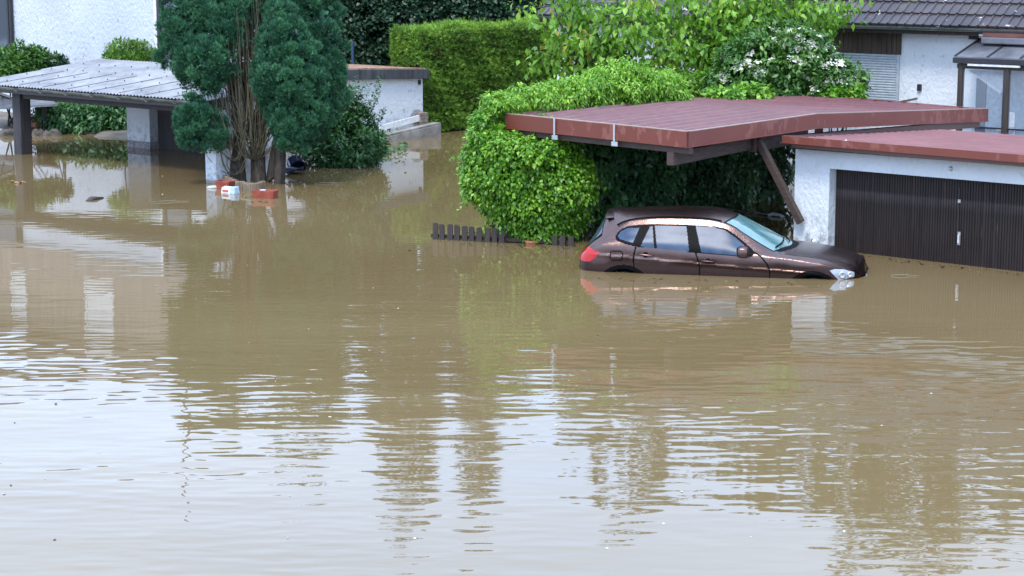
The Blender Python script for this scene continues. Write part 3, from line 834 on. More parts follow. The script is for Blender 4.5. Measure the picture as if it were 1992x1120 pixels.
bl = [onv(x, y, HR - B * (CO - 0.35), B) for x, y in ((1884, 135), (1955, 141), (1955, 172), (1949, 180))]
MB().prism(bl, B * 0.02).build('fallen_blind', plain('blind_cloth', (0.66, 0.69, 0.76), 0.7), cv)
bl = [onv(x, y, HR - B * (CO - 0.33), B) for x, y in ((1886, 137), (1890, 137), (1949, 176), (1946, 182))]
MB().prism(bl, -B * 0.03).build('blind_bar', M['white_plastic'], cv)
aw = thing('rolled_awning', orr(1940, 75, 0.3), 'rolled awning with a faded red cover above the conservatory roof', 'awning')
q = orr(1917, 84, 0.35)
MB().box(q, A * 3.6, -B * 0.2, Z * 0.13).build('cassette', M['grey_sheet'], aw, bevel=0.02)
MB().tube([q + Z * 0.19 - B * 0.05, q + Z * 0.19 + A * 3.6 - B * 0.05], 0.085, 10).build('cloth_roll', surf('awning_cloth', (0.24, 0.09, 0.07), (0.32, 0.14, 0.11), 6, 0.8), aw)
MB().tube([q + Z * 0.15 - A * 0.12, q + Z * 0.15 + A * 0.01], 0.06, 10).build('end_cap', M['steel'], aw)
ch = thing('white_chair', setz(oc(1935, 250) + B * 0.5, 0), 'white plastic chair seen inside the conservatory behind the red garage roof', 'chair')
q = setz(oc(1928, 250) + B * 0.5, oc(1928, 250).z)
MB().box(q, A * 0.22, B * 0.04, Z * 0.30).build('backrest', M['white_plastic'], ch, bevel=0.015)
MB().box(q - Z * 0.06, A * 0.24, -B * 0.3, Z * 0.05).build('seat', M['white_plastic'], ch, bevel=0.015)
for dx, dy in ((0, 0), (.2, 0), (0, -.27), (.2, -.27)):
    MB().box(setz(q, -0.1) + A * dx + B * dy, A * 0.03, B * 0.03, Z * (q.z + 0.05)).build('leg', M['white_plastic'], ch)

# ------------------------------------------------------------------ garage with the wide ribbed door
gr = thing('red_roof_garage', setz(G, -0.66), 'white garage with ribbed dark brown door and low red metal roof at the right', 'garage')
Lw = onv(1545, 400, GF, B)                           # left end of front wall
Jw = onv(1612, 400, GF, B); Jd = onv(1632, 400, G, B)
zr0 = onv(1568, 289, GF, B).z; zr1 = onv(1992, 329, GF, B).z
zd = onv(1632, 326, G, B).z
WTOT = 6.6; sJ = (Jw - Lw).dot(A); DW = 5.0
wallm = MB().box(setz(Lw, -0.66), A * sJ, B * 0.30, Z * (zr0 + 0.66))
wallm.box(setz(Lw, zd) + A * sJ, A * (WTOT - sJ), B * 0.30, Z * (zr0 - zd))
wallm.box(setz(Lw, -0.66) + A * (sJ + DW), A * (WTOT - sJ - DW), B * 0.30, Z * (zd + 0.66))
wallm.build('front_wall', M['pier_paint'], gr)
MB().box(setz(Lw, -0.66) + B * 0.30, A * 0.25, B * 4.6, Z * (zr0 + 0.60)).build('side_wall', M['white_stucco'], gr)
MB().box(setz(Lw, -0.66) + B * 0.30 + A * (WTOT - 0.25), A * 0.25, B * 4.6, Z * (zr0 + 0.60)).build('side_wall', M['white_stucco'], gr)
MB().box(setz(Lw, -0.66) + B * 4.9, A * WTOT, B * 0.2, Z * (zr0 + 0.5)).build('rear_wall', M['white_stucco'], gr)
d0 = setz(Lw, -0.66) + A * (sJ + 0.002) + B * 0.20
nr = 112
def doorpt(u, v):
    k = u * nr * 4; ph = k % 4
    return d0 + A * (u * (DW - 0.004)) - B * (0.018 if ph in (1, 2) else 0.0) + Z * (v * (zd + 0.655))
gd = MB().grid(doorpt, nr * 4, 1).build('garage_door', M['ribbed_brown'], gr)
hd = onv(1863, 476, G - B * 0.03, B)
MB().box(hd, A * 0.045, -B * 0.012, Z * 0.20).build('handle_plate', M['steel'], gd)
MB().box(hd + A * 0.012 + Z * 0.03 - B * 0.012, A * 0.02, -B * 0.03, Z * 0.13).build('handle', M['white_plastic'], gd, bevel=0.006)
hd = onv(1864, 394, G - B * 0.03, B)
MB().box(hd, A * 0.045, -B * 0.012, Z * 0.05).build('lock_plate', M['steel'], gd)
MB().box(onv(1862, 480, G - B * 0.02, B), A * 0.012, -B * 0.012, Z * 0.9).build('door_seam', M['dark_wood'], gd)
# roof: trapezoid sheets running along A, falling slightly to the back
RB = 5.0; fall = 0.20
rr0 = setz(Lw, zr0 + 0.115) - B * 0.32 - A * 0.02
def ztilt(s): return (zr1 - zr0) * s / 3.3 * 0.35
def groof(s, t):
    ph = (t / 0.23) % 1.0
    return rr0 + A * s + B * t + Z * (-fall * t / RB + (0.07 if ph < 0.22 else 0.0) + ztilt(s))
nt_ = int(RB / 0.23) * 8
MB().grid(lambda u, v: groof(u * (WTOT + 0.1), v * RB), 2, nt_).build('roof', M['red_roof'], gr)
fa0, fa1 = groof(0, 0), groof(WTOT + 0.1, 0)
MB().prism([fa0 - Z * 0.085, fa1 - Z * 0.085, fa1 + Z * 0.03, fa0 + Z * 0.03], -B * 0.025).build('roof_fascia', M['red_fascia'], gr)
MB().prism([fa0 + A * 0.12 - Z * 0.15 + B * 0.05, fa1 - Z * 0.15 + B * 0.05, fa1 - Z * 0.085 + B * 0.05, fa0 - Z * 0.085 + A * 0.12 + B * 0.05], B * 0.24).build('gutter_board', M['brown_fascia'], gr)
MB().prism([fa0 - Z * 0.085, fa0 + Z * 0.03, groof(0, RB) + Z * 0.03, groof(0, RB) - Z * 0.085], -A * 0.03).build('roof_edge', M['brown_fascia'], gr)
MB().box(groof(0.05, 0.1) - Z * 0.10, A * WTOT, B * (RB - 0.2) - Z * fall, Z * 0.06).build('roof_deck', M['dark_wood'], gr)
cp_ = onv(1632, 282, rr0 + B * 0.12, B)
wc = thing('white_clamp', cp_, 'broken white plastic clamp lying on the low red garage roof', 'clamp')
mm = MB().tube([cp_ - A * 0.14 + Z * 0.03, cp_ + Z * 0.045 + B * 0.02, cp_ + A * 0.15 + Z * 0.03], 0.018, 6)
mm.tube([cp_ - A * 0.07 + Z * 0.045 + B * 0.05, cp_ + A * 0.10 + Z * 0.02 - B * 0.04], 0.016, 6)
mm.build('bar', M['white_plastic'], wc)
MB().tube([cp_ + A * 0.06 + Z * 0.05, cp_ + A * 0.12 + Z * 0.085 + B * 0.03], 0.012, 6).build('pin', M['white_plastic'], wc)
# scar, bolt and lamp on the wall
for px, py, s in ((1582, 470, 0.05), (1850, 328, 0.04)):
    c = onv(px, py, GF, B)
    MB().lathe(c, -B, [(0.0, 0.03), (s * .4, 0.025), (s, 0.002)], 10).build('wall_fitting', M['steel'], gr)

# ------------------------------------------------------------------ big red carport
CT = at(1338, 257, 29.8)
def onR(px, py, off=0.0): return onv(px, py, CT - A * off, A)     # plane of the right hand edge (runs along B)
def onL(px, py, off=0.0): return onv(px, py, CT + B * off, B)     # plane of the left hand edge (runs along A)
BN, FR, LT = onR(1590, 222), onR(1923, 211.5), onL(984, 221.5)
LV = LT - CT; WDT = LV.length
rc = thing('red_carport', setz(CT, -0.66), 'carport with big sagging red ribbed metal roof and deep faded red edge', 'carport')
tb, tf = (BN - CT).dot(B), (FR - CT).dot(B)
def rz(t):
    if t <= tb: return CT.z + (BN.z - CT.z) * t / tb
    return BN.z + (FR.z - BN.z) * (t - tb) / (tf - tb)
def croof(s, t):                                      # s across from the right edge, t along B
    ph = (s / 0.30) % 1.0
    h = 0.030 if ph < 0.14 else 0.0
    return Vector((CT.x, CT.y, 0)) + LV.normalized() * s * Vector((1, 1, 0)).length / math.sqrt(2) + B * t + Z * (rz(t) + LV.z * s / WDT + h - 0.03)
def cr2(s, t, dz=0.0):
    q = Vector((CT.x, CT.y, 0)) + Vector((LV.x, LV.y, 0)) * (s / WDT) + B * t
    return setz(q, rz(t) + LV.z * s / WDT + dz)
ns = int(WDT / 0.30) * 14
tt = [0.03, tb * 0.5, tb * 0.92, tb, tb * 1.08, (tb + tf) / 2, tf - 0.03]
def crf(u, v):
    s = 0.03 + u * (WDT - 0.06); t = tt[int(round(v * 6))]
    return cr2(s, t, -0.080 + (0.075 if (s / 0.30) % 1.0 < 0.20 else 0.0))
MB().grid(crf, ns, 6, flip=True).build('roof', M['red_roof'], rc)
FH = 0.235
def fascia(ps, out, mat, nm):
    m = MB()
    for p, q in zip(ps[:-1], ps[1:]):
        m.prism([p - Z * FH, q - Z * FH, q, p], out * -0.022)
        m.prism([p - Z * FH, q - Z * FH, q - Z * (FH - 0.012), p - Z * (FH - 0.012)], out * 0.02)
    return m.build(nm, mat, rc)
fascia([cr2(0, t) for t in (0, tb * .92, tb, tb * 1.08, tf)], A, M['red_fascia'], 'side_fascia')
fascia([cr2(s, 0) for s in (0, WDT)], -B, M['red_fascia'], 'front_fascia')
fascia([cr2(0, tf), cr2(WDT, tf)], B, M['red_fascia'], 'rear_fascia')
mm = MB()
for p, q in zip([cr2(WDT, t) for t in (0, tb, tf - .01)][:-1], [cr2(WDT, t) for t in (0, tb, tf - .01)][1:]):
    mm.prism([p - Z * FH, q - Z * FH, q - Z * 0.03, p - Z * 0.03], LV.normalized() * 0.02)
mm.build('left_fascia', M['brown_fascia'], rc)
mm = MB()
ps = [cr2(0, t) for t in (0, tb * .92, tb, tb * 1.08, tf)]
for p, q in zip(ps[:-1], ps[1:]): mm.prism([p + Z * 0.002, q + Z * 0.002, q + Z * 0.014, p + Z * 0.014], -A * 0.06)
mm.prism([cr2(0, 0) + Z * 0.002, cr2(WDT, 0) + Z * 0.002, cr2(WDT, 0) + Z * 0.014, cr2(0, 0) + Z * 0.014], B * 0.06)
mm.build('edge_trim', plain('faded_trim', (0.36, 0.26, 0.22), 0.4), rc)
# underside boards and beams
for (t0, t1) in ((0.05, tb), (tb, tf - 0.05)):
    MB().add([cr2(0.05, t0, -0.10), cr2(WDT - 0.05, t0, -0.10), cr2(WDT - 0.05, t1, -0.10), cr2(0.05, t1, -0.10)], [(0, 1, 2, 3)]).build('underside', M['beam_wood'], rc)
def beam(p, q, up, w, mat='beam_wood', nm='beam', par=rc, bev=0.008):
    p, q = Vector(p), Vector(q); d = (q - p); u = Vector(up); sd = d.cross(u).normalized() * w
    return MB().box(p - sd * 0.5, d, sd, u).build(nm, M[mat], par, bevel=bev)
beam(cr2(0.0, 0.10, -FH - 0.105), cr2(WDT, 0.10, -FH - 0.105), Z * 0.105, 0.10)          # under the front edge
beam(cr2(0.34, 0.02, -FH - 0.30), cr2(0.34, 2.75, -FH - 0.22), Z * 0.20, 0.13)           # main cantilever beam
q1_, q2_ = onR(1462, 281, 0.26), onR(1560, 262, 0.26)
beam(setz(q1_, q1_.z - 0.12), setz(q2_, q2_.z - 0.12) + B * 0.1, Z * 0.235, 0.12)         # spliced piece over the brace
for k, s in enumerate((0.9, 1.8, 2.7, 3.4)):
    beam(cr2(s, 0.2, -FH), cr2(s, tb, -FH), Z * 0.12, 0.08, nm='rafter')
    beam(cr2(s, tb, -FH), cr2(s, tf - 0.1, -FH), Z * 0.12, 0.08, nm='rafter')
# wall plate along the garage
qa, qb = onR(1562, 276, 0.05), onR(1906, 247.5, 0.05)
zt0 = onR(1562, 262, 0.05).z
MB().prism([qa, qb, setz(qb, onR(1906, 234, .05).z), setz(qa, zt0)], -A * 0.14).build('wall_plate', M['brown_fascia'], rc)
mm = MB()
for px in (1505, 1516, 1548): pass
for px, py in ((1478, 281), (1517, 277), (1555, 272), (1470, 299)):
    c = onR(px, py, 0.19)
    MB().lathe(c, A, [(0.0, 0.02), (0.018, 0.018), (0.02, 0.0)], 8).build('bolt', M['steel'], rc)
bt, bb = onR(1471, 292, 0.24), onv(1553, 436, GF - B * 0.10, B)
beam(bt + Z * 0.12 - (bb - bt).normalized() * 0.02, bb, (bb - bt).normalized().cross(B).normalized() * 0.11, 0.10, nm='brace')
for px in (1080.5, 1197.5):                            # galvanised straps over the front edge
    c = onL(px, 232, 0.0); s = (c - CT).length
    p = cr2(s, 0, 0.02)
    o = MB().box(p - A * 0.018 - B * 0.032, A * 0.036, B * 0.008, -Z * (FH + 0.05)).box(p - A * 0.05 - B * 0.032 - Z * (FH + 0.11), A * 0.12, B * 0.012, Z * 0.07)
    o.build('strap', M['steel'], rc)
lp = cr2(WDT - 0.15, 0.25)
MB().box(setz(lp, -0.66), A * 0.12, B * 0.12, Z * (lp.z - FH + 0.66)).build('post', M['beam_wood'], rc)
lp = cr2(WDT - 0.2, tf - 0.5)
MB().box(setz(lp, -0.66), A * 0.12, B * 0.12, Z * (lp.z - FH + 0.66)).build('post', M['beam_wood'], rc)

# ================================================================== PLANTS
def crown(name, parts, mat, parent=None, loc=None):
    v, f, t = merge(parts)
    return np_mesh(name, v, f, t, mat, parent, loc)
def E(px, py, Y, rx, ry, rz_):                       # ellipsoid centred on a pixel at depth Y; radii in photo pixels (x, depth, z)
    c = at(px, py, Y); k = (Y * math.cos(PITCH)) / FPX * 1.01
    return (c.x, c.y, c.z, rx * k, ry * k, rz_ * k)
def limb(mb, p, d, L, r0, r1, seg=5, wob=0.12, rise=0.15, n=6, rnd=random):
    pts, p, d = [Vector(p)], Vector(p), Vector(d).normalized()
    for i in range(seg):
        d = (d + Vector((rnd.uniform(-wob, wob), rnd.uniform(-wob, wob), rnd.uniform(-wob, wob) + rise * wob * 2))).normalized()
        p = p + d * (L / seg); pts.append(p.copy())
    mb.tube(pts, [r0 + (r1 - r0) * i / seg for i in range(seg + 1)], n)
    return pts, d

# ------------------------------------------------------------------ conifer with several trunks
def conifer():
    rng = np.random.default_rng(11); rnd = random.Random(5)
    base = W(492, 356)
    t = thing('conifer_tree', setz(base, -0.66), 'big blue green conifer with several bare trunks and brown twigs beside the white pier', 'tree')
    Y0 = base.y
    trunks = [(468, 352, 452, 200, .16), (496, 356, 480, 120, .14), (512, 358, 505, 60, .15), (528, 352, 560, 120, .13), (518, 346, 590, 40, .13), (482, 346, 430, 80, .13), (540, 350, 548, 290, .07)]
    tips = []
    for (x0, y0, x1, y1, r) in trunks:
        Yb = Y0 + rnd.uniform(-0.15, 0.35)
        p0 = setz(at(x0, y0, Yb), -0.7); p1 = at(x1, y1, Yb + rnd.uniform(-0.2, 0.4))
        pts = []
        for i in range(9):
            k = i / 8; q = p0.lerp(p1, k); q = q + Vector((math.sin(k * 5 + x0) * 0.07, math.cos(k * 4 + x0) * 0.06, 0)); pts.append(q)
        MB().tube(pts, [r * (1.0 - 0.55 * k / 8) for k in range(9)], 9).build('trunk', M['bark'], t, smooth=True)
        tips.append(pts)
    # bare twigs rising in the middle and sprouting left
    mb = MB()
    for k in range(420):
        tr = tips[rnd.choice([0, 1, 1, 1, 2, 2])]; p = tr[rnd.randint(3, 7)] + Vector((rnd.uniform(-.08, .08), rnd.uniform(-.3, 0), 0))
        an = rnd.uniform(0, 2 * math.pi); out = rnd.uniform(0.2, 0.8)
        L = rnd.uniform(0.8, 2.2)
        pts = []; rr = rnd.uniform(.006, .012)
        for i in range(7):
            q = i / 6
            pts.append(p + Vector((math.cos(an) * out * (1 - (1 - q) ** 2.2), (-0.25 + math.sin(an) * .7) * out * (1 - (1 - q) ** 2.2), L * (q ** 1.35) - 0.10 * math.sin(q * math.pi))) + Vector((rnd.uniform(-.02, .02), rnd.uniform(-.02, .02), 0)))
        mb.tube(pts, [rr * (1.2 - .9 * i / 6) for i in range(7)], 4, cap=False)
    for k in range(70):                                # the low left tangle and small stubs at the right
        left = k < 46
        p = at(450 if left else 545, rnd.uniform(262, 292), Y0 - 0.1)
        e = at(rnd.uniform(385, 440), rnd.uniform(205, 275), Y0 - rnd.uniform(0, .6)) if left else at(rnd.uniform(545, 565), rnd.uniform(240, 290), Y0 - rnd.uniform(0, .4))
        mid = p.lerp(e, 0.55) - Z * rnd.uniform(0.05, 0.2)
        mb.tube([p, p.lerp(mid, .6), mid, mid.lerp(e, .6) - Z * .03, e], [.014, .012, .010, .007, .004], 4, cap=False)
    mb.build('twigs', M['twig'], t)
    lobes = []
    def lobe(lst, n, per, crad, nm='crown'):
        main = lst; lst = sublobes(rng, lst, 7, (.28, .46), 1.35)
        n = int(n * .85); crad *= .8; cp, cn = ell_points(rng, lst, n, 0.78, 1.12, 0.74)
        cr_ = rng.uniform(crad * .75, crad * 1.45, len(cp))
        p = [clump_leaves(rng, cp, cn, cr_, int(per * 2.1), 0.084, SPRAY_V, SPRAY_F, out=1.0, up=0.6, droop=-0.8, rnd=0.28, nmix=0.4, tintvar=0.35)]
        p.append(fill_leaves(rng, main, int(n * 7), 0.13, CARD_V, CARD_F, inner=0.75))
        sp_, sn_ = ell_points(rng, lst, max(20, n // 3), .95, 1.1, .9)
        for q, n_ in zip(sp_, sn_):                        # feathery tips pointing up and out
            L = rng.uniform(.12, .30); u_ = np.linspace(0, 1, 12); d_ = nrm((n_ * .7 + np.array([0, 0, .9]) + rng.normal(size=3) * .2)[None])[0]
            pos = q[None] + d_[None] * (u_ * L)[:, None]
            p.append(leaves(rng, pos, d_[None] + rng.normal(size=(12, 3)) * .45, rng.normal(size=(12, 3)), .08 * (1.1 - .6 * u_), SPRAY_V, SPRAY_F, np.clip(.5 + rng.normal(size=12) * .25, 0, 1)))
        crown(nm, p, M['leaf_conifer'], t)
    lobe([E(395, 60, Y0 + .2, 68, 60, 72), E(362, 20, Y0 + .1, 42, 45, 60), E(352, 100, Y0, 36, 45, 46), E(405, 120, Y0 - .2, 50, 45, 44), E(380, 138, Y0 - .2, 34, 34, 30), E(372, -40, Y0 + .3, 46, 50, 60), E(430, 20, Y0 + .3, 50, 50, 70)], 430, 42, .17)
    lobe([E(405, 160, Y0 - .3, 25, 24, 17)], 22, 34, .11, 'branch_tuft')
    lobe([E(378, 230, Y0 - .4, 28, 30, 36), E(372, 255, Y0 - .4, 22, 26, 36), E(402, 268, Y0 - .3, 34, 26, 24), E(420, 240, Y0 - .3, 14, 14, 18)], 110, 40, .13, 'branch_tuft')
    lobe([E(545, 45, Y0 - .3, 22, 24, 42), E(553, 95, Y0 - .4, 42, 40, 55), E(558, 150, Y0 - .5, 60, 50, 58), E(585, 165, Y0 - .4, 42, 44, 56), E(528, 165, Y0 - .45, 30, 32, 38), E(590, 205, Y0 - .4, 40, 40, 58), E(578, 240, Y0 - .35, 34, 36, 42)], 400, 44, .16)
    lobe([E(552, 238, Y0 - .7, 20, 22, 40), E(560, 262, Y0 - .7, 20, 22, 28)], 60, 40, .12, 'branch_tuft')
    lobe([E(612, 40, Y0 + .7, 44, 55, 90), E(632, 100, Y0 + .8, 34, 48, 80), E(640, 170, Y0 + .7, 26, 36, 60), E(622, 215, Y0 + .6, 30, 34, 50), E(590, -30, Y0 + .6, 50, 50, 70)], 330, 40, .17)
    lobe([E(455, -25, Y0 + .5, 46, 50, 80), E(505, -10, Y0 + .8, 50, 50, 55), E(545, -50, Y0 + .5, 46, 46, 60), E(425, -80, Y0 + .4, 30, 34, 50), E(625, -80, Y0 + .6, 28, 32, 50), E(490, 60, Y0 + 1.2, 30, 26, 50), E(480, 5, Y0 + 1.0, 60, 30, 30)], 330, 38, .18)
conifer()

# ------------------------------------------------------------------ bushes
def bush(name, label, cat, ells, n, per, crad, leaf, mat, tv=LEAF_V, stems=None, group=None, seed=1, droop=0.4, up=0.45, fill=4, fmat=None, out=0.9):
    rng = np.random.default_rng(seed); rnd = random.Random(seed)
    c = Vector(ells[0][:3]); base = Vector((c.x, c.y, min(e[2] - e[5] for e in ells)))
    base.z = max(ground_z(c.x, c.y), -0.66)
    t = thing(name, base, label, cat, group)
    cp, cn = ell_points(rng, ells, n)
    p = [clump_leaves(rng, cp, cn, rng.uniform(crad * .6, crad * 1.4, n), per, leaf, tv, LEAF_F, droop=droop, up=up, out=out)]
    if fill: p.append(fill_leaves(rng, ells, n * fill, leaf * 1.3, tv, LEAF_F))
    crown('foliage', p, mat, t)
    mb = MB()
    for k in range(stems or 7):
        e = ells[rnd.randrange(len(ells))]
        q = base + Vector((rnd.uniform(-.25, .25), rnd.uniform(-.2, .2), -0.05)); e_ = Vector(e[:3]) + Vector((rnd.uniform(-.5, .5) * e[3], rnd.uniform(-.5, .5) * e[4], rnd.uniform(0, .8) * e[5]))
        m_ = q.lerp(e_, .5) + Vector((rnd.uniform(-.1, .1), rnd.uniform(-.1, .1), .1))
        mb.tube([q, m_, e_], [.028, .02, .008], 5)
    mb.build('stems', M['tree_bark'], t)
    return t, rng, rnd

YS = W(680, 322).y
t, rng, rnd = bush('leafy_shrub', 'tall leafy green shrub hanging into the water between the conifer and the flat white garage', 'shrub',
     [E(645, 282, YS + .2, 52, 50, 44), E(688, 290, YS, 48, 46, 30), E(638, 235, YS + .5, 34, 36, 50), E(664, 215, YS + .5, 26, 28, 38), E(690, 250, YS + .4, 22, 24, 36), E(718, 282, YS + .1, 22, 24, 26), E(610, 292, YS, 34, 34, 30)],
     230, 32, .2, .13, M['leaf_shrub'], SLIM_V, 12, seed=21)
p = []                                                # upright shoots at the top and the floating fringe
for k in range(44):
    c = at(rnd.uniform(640, 738), rnd.uniform(178, 250), YS + rnd.uniform(.1, .6)); L = rnd.uniform(.3, .7)
    n = 34; q = np.linspace(0, 1, n)
    pos = np.array(c)[None] + np.stack([rng.normal(size=n) * .02 + q * rnd.uniform(-.15, .15), rng.normal(size=n) * .02, q * L - L * .4], 1)
    p.append(leaves(rng, pos, np.stack([rng.normal(size=n), rng.normal(size=n), np.full(n, .45)], 1), np.stack([rng.normal(size=n) * .4, rng.normal(size=n) * .4, np.ones(n)], 1), .10 * rng.uniform(.7, 1.2, n), SLIM_V, LEAF_F))
n = 260; px_ = rng.uniform(700, 790, n); pos = np.array([tuple(W(x, 300 - (x - 700) * .17 + rng.normal() * 5, 0.03 + abs(rng.normal()) * .06)) for x in px_])
p.append(leaves(rng, pos, rng.normal(size=(n, 3)) * [1, 1, .25], rng.normal(size=(n, 3)) * .5 + [0, 0, 1], .12 * rng.uniform(.7, 1.2, n), SLIM_V, LEAF_F))
crown('shoots', p, M['leaf_shrub'], t)

bush('garden_bush', 'big soft leaved green bush on the bank left of the speckled pillar', 'bush',
     [E(195, 245, 51.5, 52, 40, 26), E(150, 240, 51.8, 45, 40, 26), E(225, 228, 51.8, 30, 36, 30), E(170, 215, 52.6, 50, 40, 20)], 210, 30, .2, .17, M['leaf_shrub'], SLIM_V, seed=31, droop=.9)
bush('garden_bush', 'dark low bush on the bank between the firewood and the big soft leaved bush', 'bush',
     [E(100, 235, 52.0, 34, 34, 26), E(122, 222, 52.3, 30, 30, 20)], 110, 30, .16, .13, M['leaf_ivy'], SLIM_V, seed=32, droop=.7)
t, rng, rnd = bush('rose_bush', 'rose bush with pink blooms just under the corrugated carport roof', 'rose',
     [E(120, 208, 53.0, 34, 30, 13), E(160, 205, 53.0, 20, 20, 9)], 60, 26, .13, .10, M['leaf_ivy'], seed=33)
for k, (px, py) in enumerate([(131, 199), (107, 203), (97, 200), (112, 224), (121, 201), (84, 197), (128, 209)]):
    c = at(px, py, 52.4)
    MB().lathe(c, (0.1, -.8, .6), [(0.0, .05), (.035, .05), (.06, .02), (.05, -.02), (0.0, -.03)], 8).build('bloom', M['rose'], t, smooth=True)
bush('wall_shrub', 'fresh green shrub against the white stucco wall above the carport roof ridge', 'shrub',
     [E(262, 108, 52.8, 52, 34, 18), E(240, 100, 52.9, 24, 20, 16), E(282, 100, 52.8, 26, 20, 14), E(320, 112, 52.6, 22, 20, 16)], 150, 28, .13, .10, M['leaf_bright'], SLIM_V, seed=41, up=.8, droop=0)
bush('wall_shrub', 'leafy green shrub at the left edge in front of the downpipe', 'shrub',
     [E(30, 125, 53.2, 48, 30, 22), E(0, 130, 53.0, 40, 30, 22), E(62, 118, 53.3, 30, 26, 16), E(95, 128, 53.3, 26, 22, 10), E(45, 105, 53.3, 16, 16, 12)], 140, 28, .14, .15, M['leaf_elder'], SLIM_V, seed=42, up=.7, droop=.1)
bush('wall_shrub', 'small dark shrub tops peeping over the carport roof edge by the white wall', 'shrub',
     [E(112, 126, 53.2, 18, 16, 7), E(122, 122, 53.2, 8, 8, 8)], 24, 22, .09, .10, M['leaf_dark'], SLIM_V, seed=43, up=.9, droop=-.2)

# ------------------------------------------------------------------ clipped hedge
def hedge():
    rng = np.random.default_rng(51)
    o0 = setz(fg0, 0) - A * 0.28 + B * 0.12
    hgt = onv(830, 57, o0, A).z; L = 7.0; Wd = 0.8; low = 0.05
    t = thing('clipped_hedge', o0, 'tall square clipped green hedge behind the flat roofed garage', 'hedge')
    over = 0.06; zov = zt2 + 0.05
    P, N = [], []
    def face(n, o, a, b, nn):
        q = rng.random((n, 2))
        p = np.array(o)[None] + q[:, :1] * np.array(a)[None] + q[:, 1:] * np.array(b)[None]
        p += np.array(nn)[None] * (rng.normal(size=(n, 1)) * .045 + .04 * np.sin(p[:, :1] * 17 + p[:, 2:] * 9) * np.sin(p[:, 2:] * 19 - p[:, 1:2] * 11) + 0.05 * np.sin(p[:, :1] * 3.1 + p[:, 2:] * 2.3) + .03 * np.sin(p[:, 1:2] * 7 + p[:, 2:] * 5))
        P.append(p); N.append(np.repeat(np.array(nn)[None], n, 0))
    D = 1500
    face(int(D * L * hgt), o0 + Z * low, B * L, Z * (hgt - low), A)
    face(int(D * over * (hgt - zov)), o0 - B * over + Z * zov, B * over, Z * (hgt - zov), A)
    face(int(D * Wd * (hgt - zov)), o0 - B * over + Z * zov, -A * Wd, Z * (hgt - zov), -B)
    face(int(D * Wd * (L + over)), o0 - B * over + Z * hgt, B * (L + over), -A * Wd, Z)
    face(int(D * 0.7 * Wd * (hgt)), o0 + B * L + Z * low, -A * Wd, Z * hgt, B)
    face(int(D * .5 * (L + over) * hgt), o0 - B * over - A * Wd + Z * zov, B * (L + over), Z * (hgt - zov), -A)
    P, N = np.vstack(P), np.vstack(N); n = len(P)
    ax = nrm(N * .8 + rng.normal(size=(n, 3)) * .55 + np.array([0, 0, .15]))
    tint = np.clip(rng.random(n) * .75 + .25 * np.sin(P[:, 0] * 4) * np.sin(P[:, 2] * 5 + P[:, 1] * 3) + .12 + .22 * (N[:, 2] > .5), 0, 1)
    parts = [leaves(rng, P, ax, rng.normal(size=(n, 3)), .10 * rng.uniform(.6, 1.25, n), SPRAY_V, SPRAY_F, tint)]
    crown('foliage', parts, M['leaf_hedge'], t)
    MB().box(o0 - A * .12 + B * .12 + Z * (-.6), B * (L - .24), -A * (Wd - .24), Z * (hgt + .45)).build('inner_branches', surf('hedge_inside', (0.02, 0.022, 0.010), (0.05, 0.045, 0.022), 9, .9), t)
    
hedge()
bush('hedge_weed', 'small fresh green weed at the foot of the clipped hedge beside the grey bricks', 'plant',
     [E(838, 246, at(838, 246, 53).y - 1.6, 12, 12, 10)], 14, 22, .07, .08, M['leaf_bright'], seed=55, fill=1)

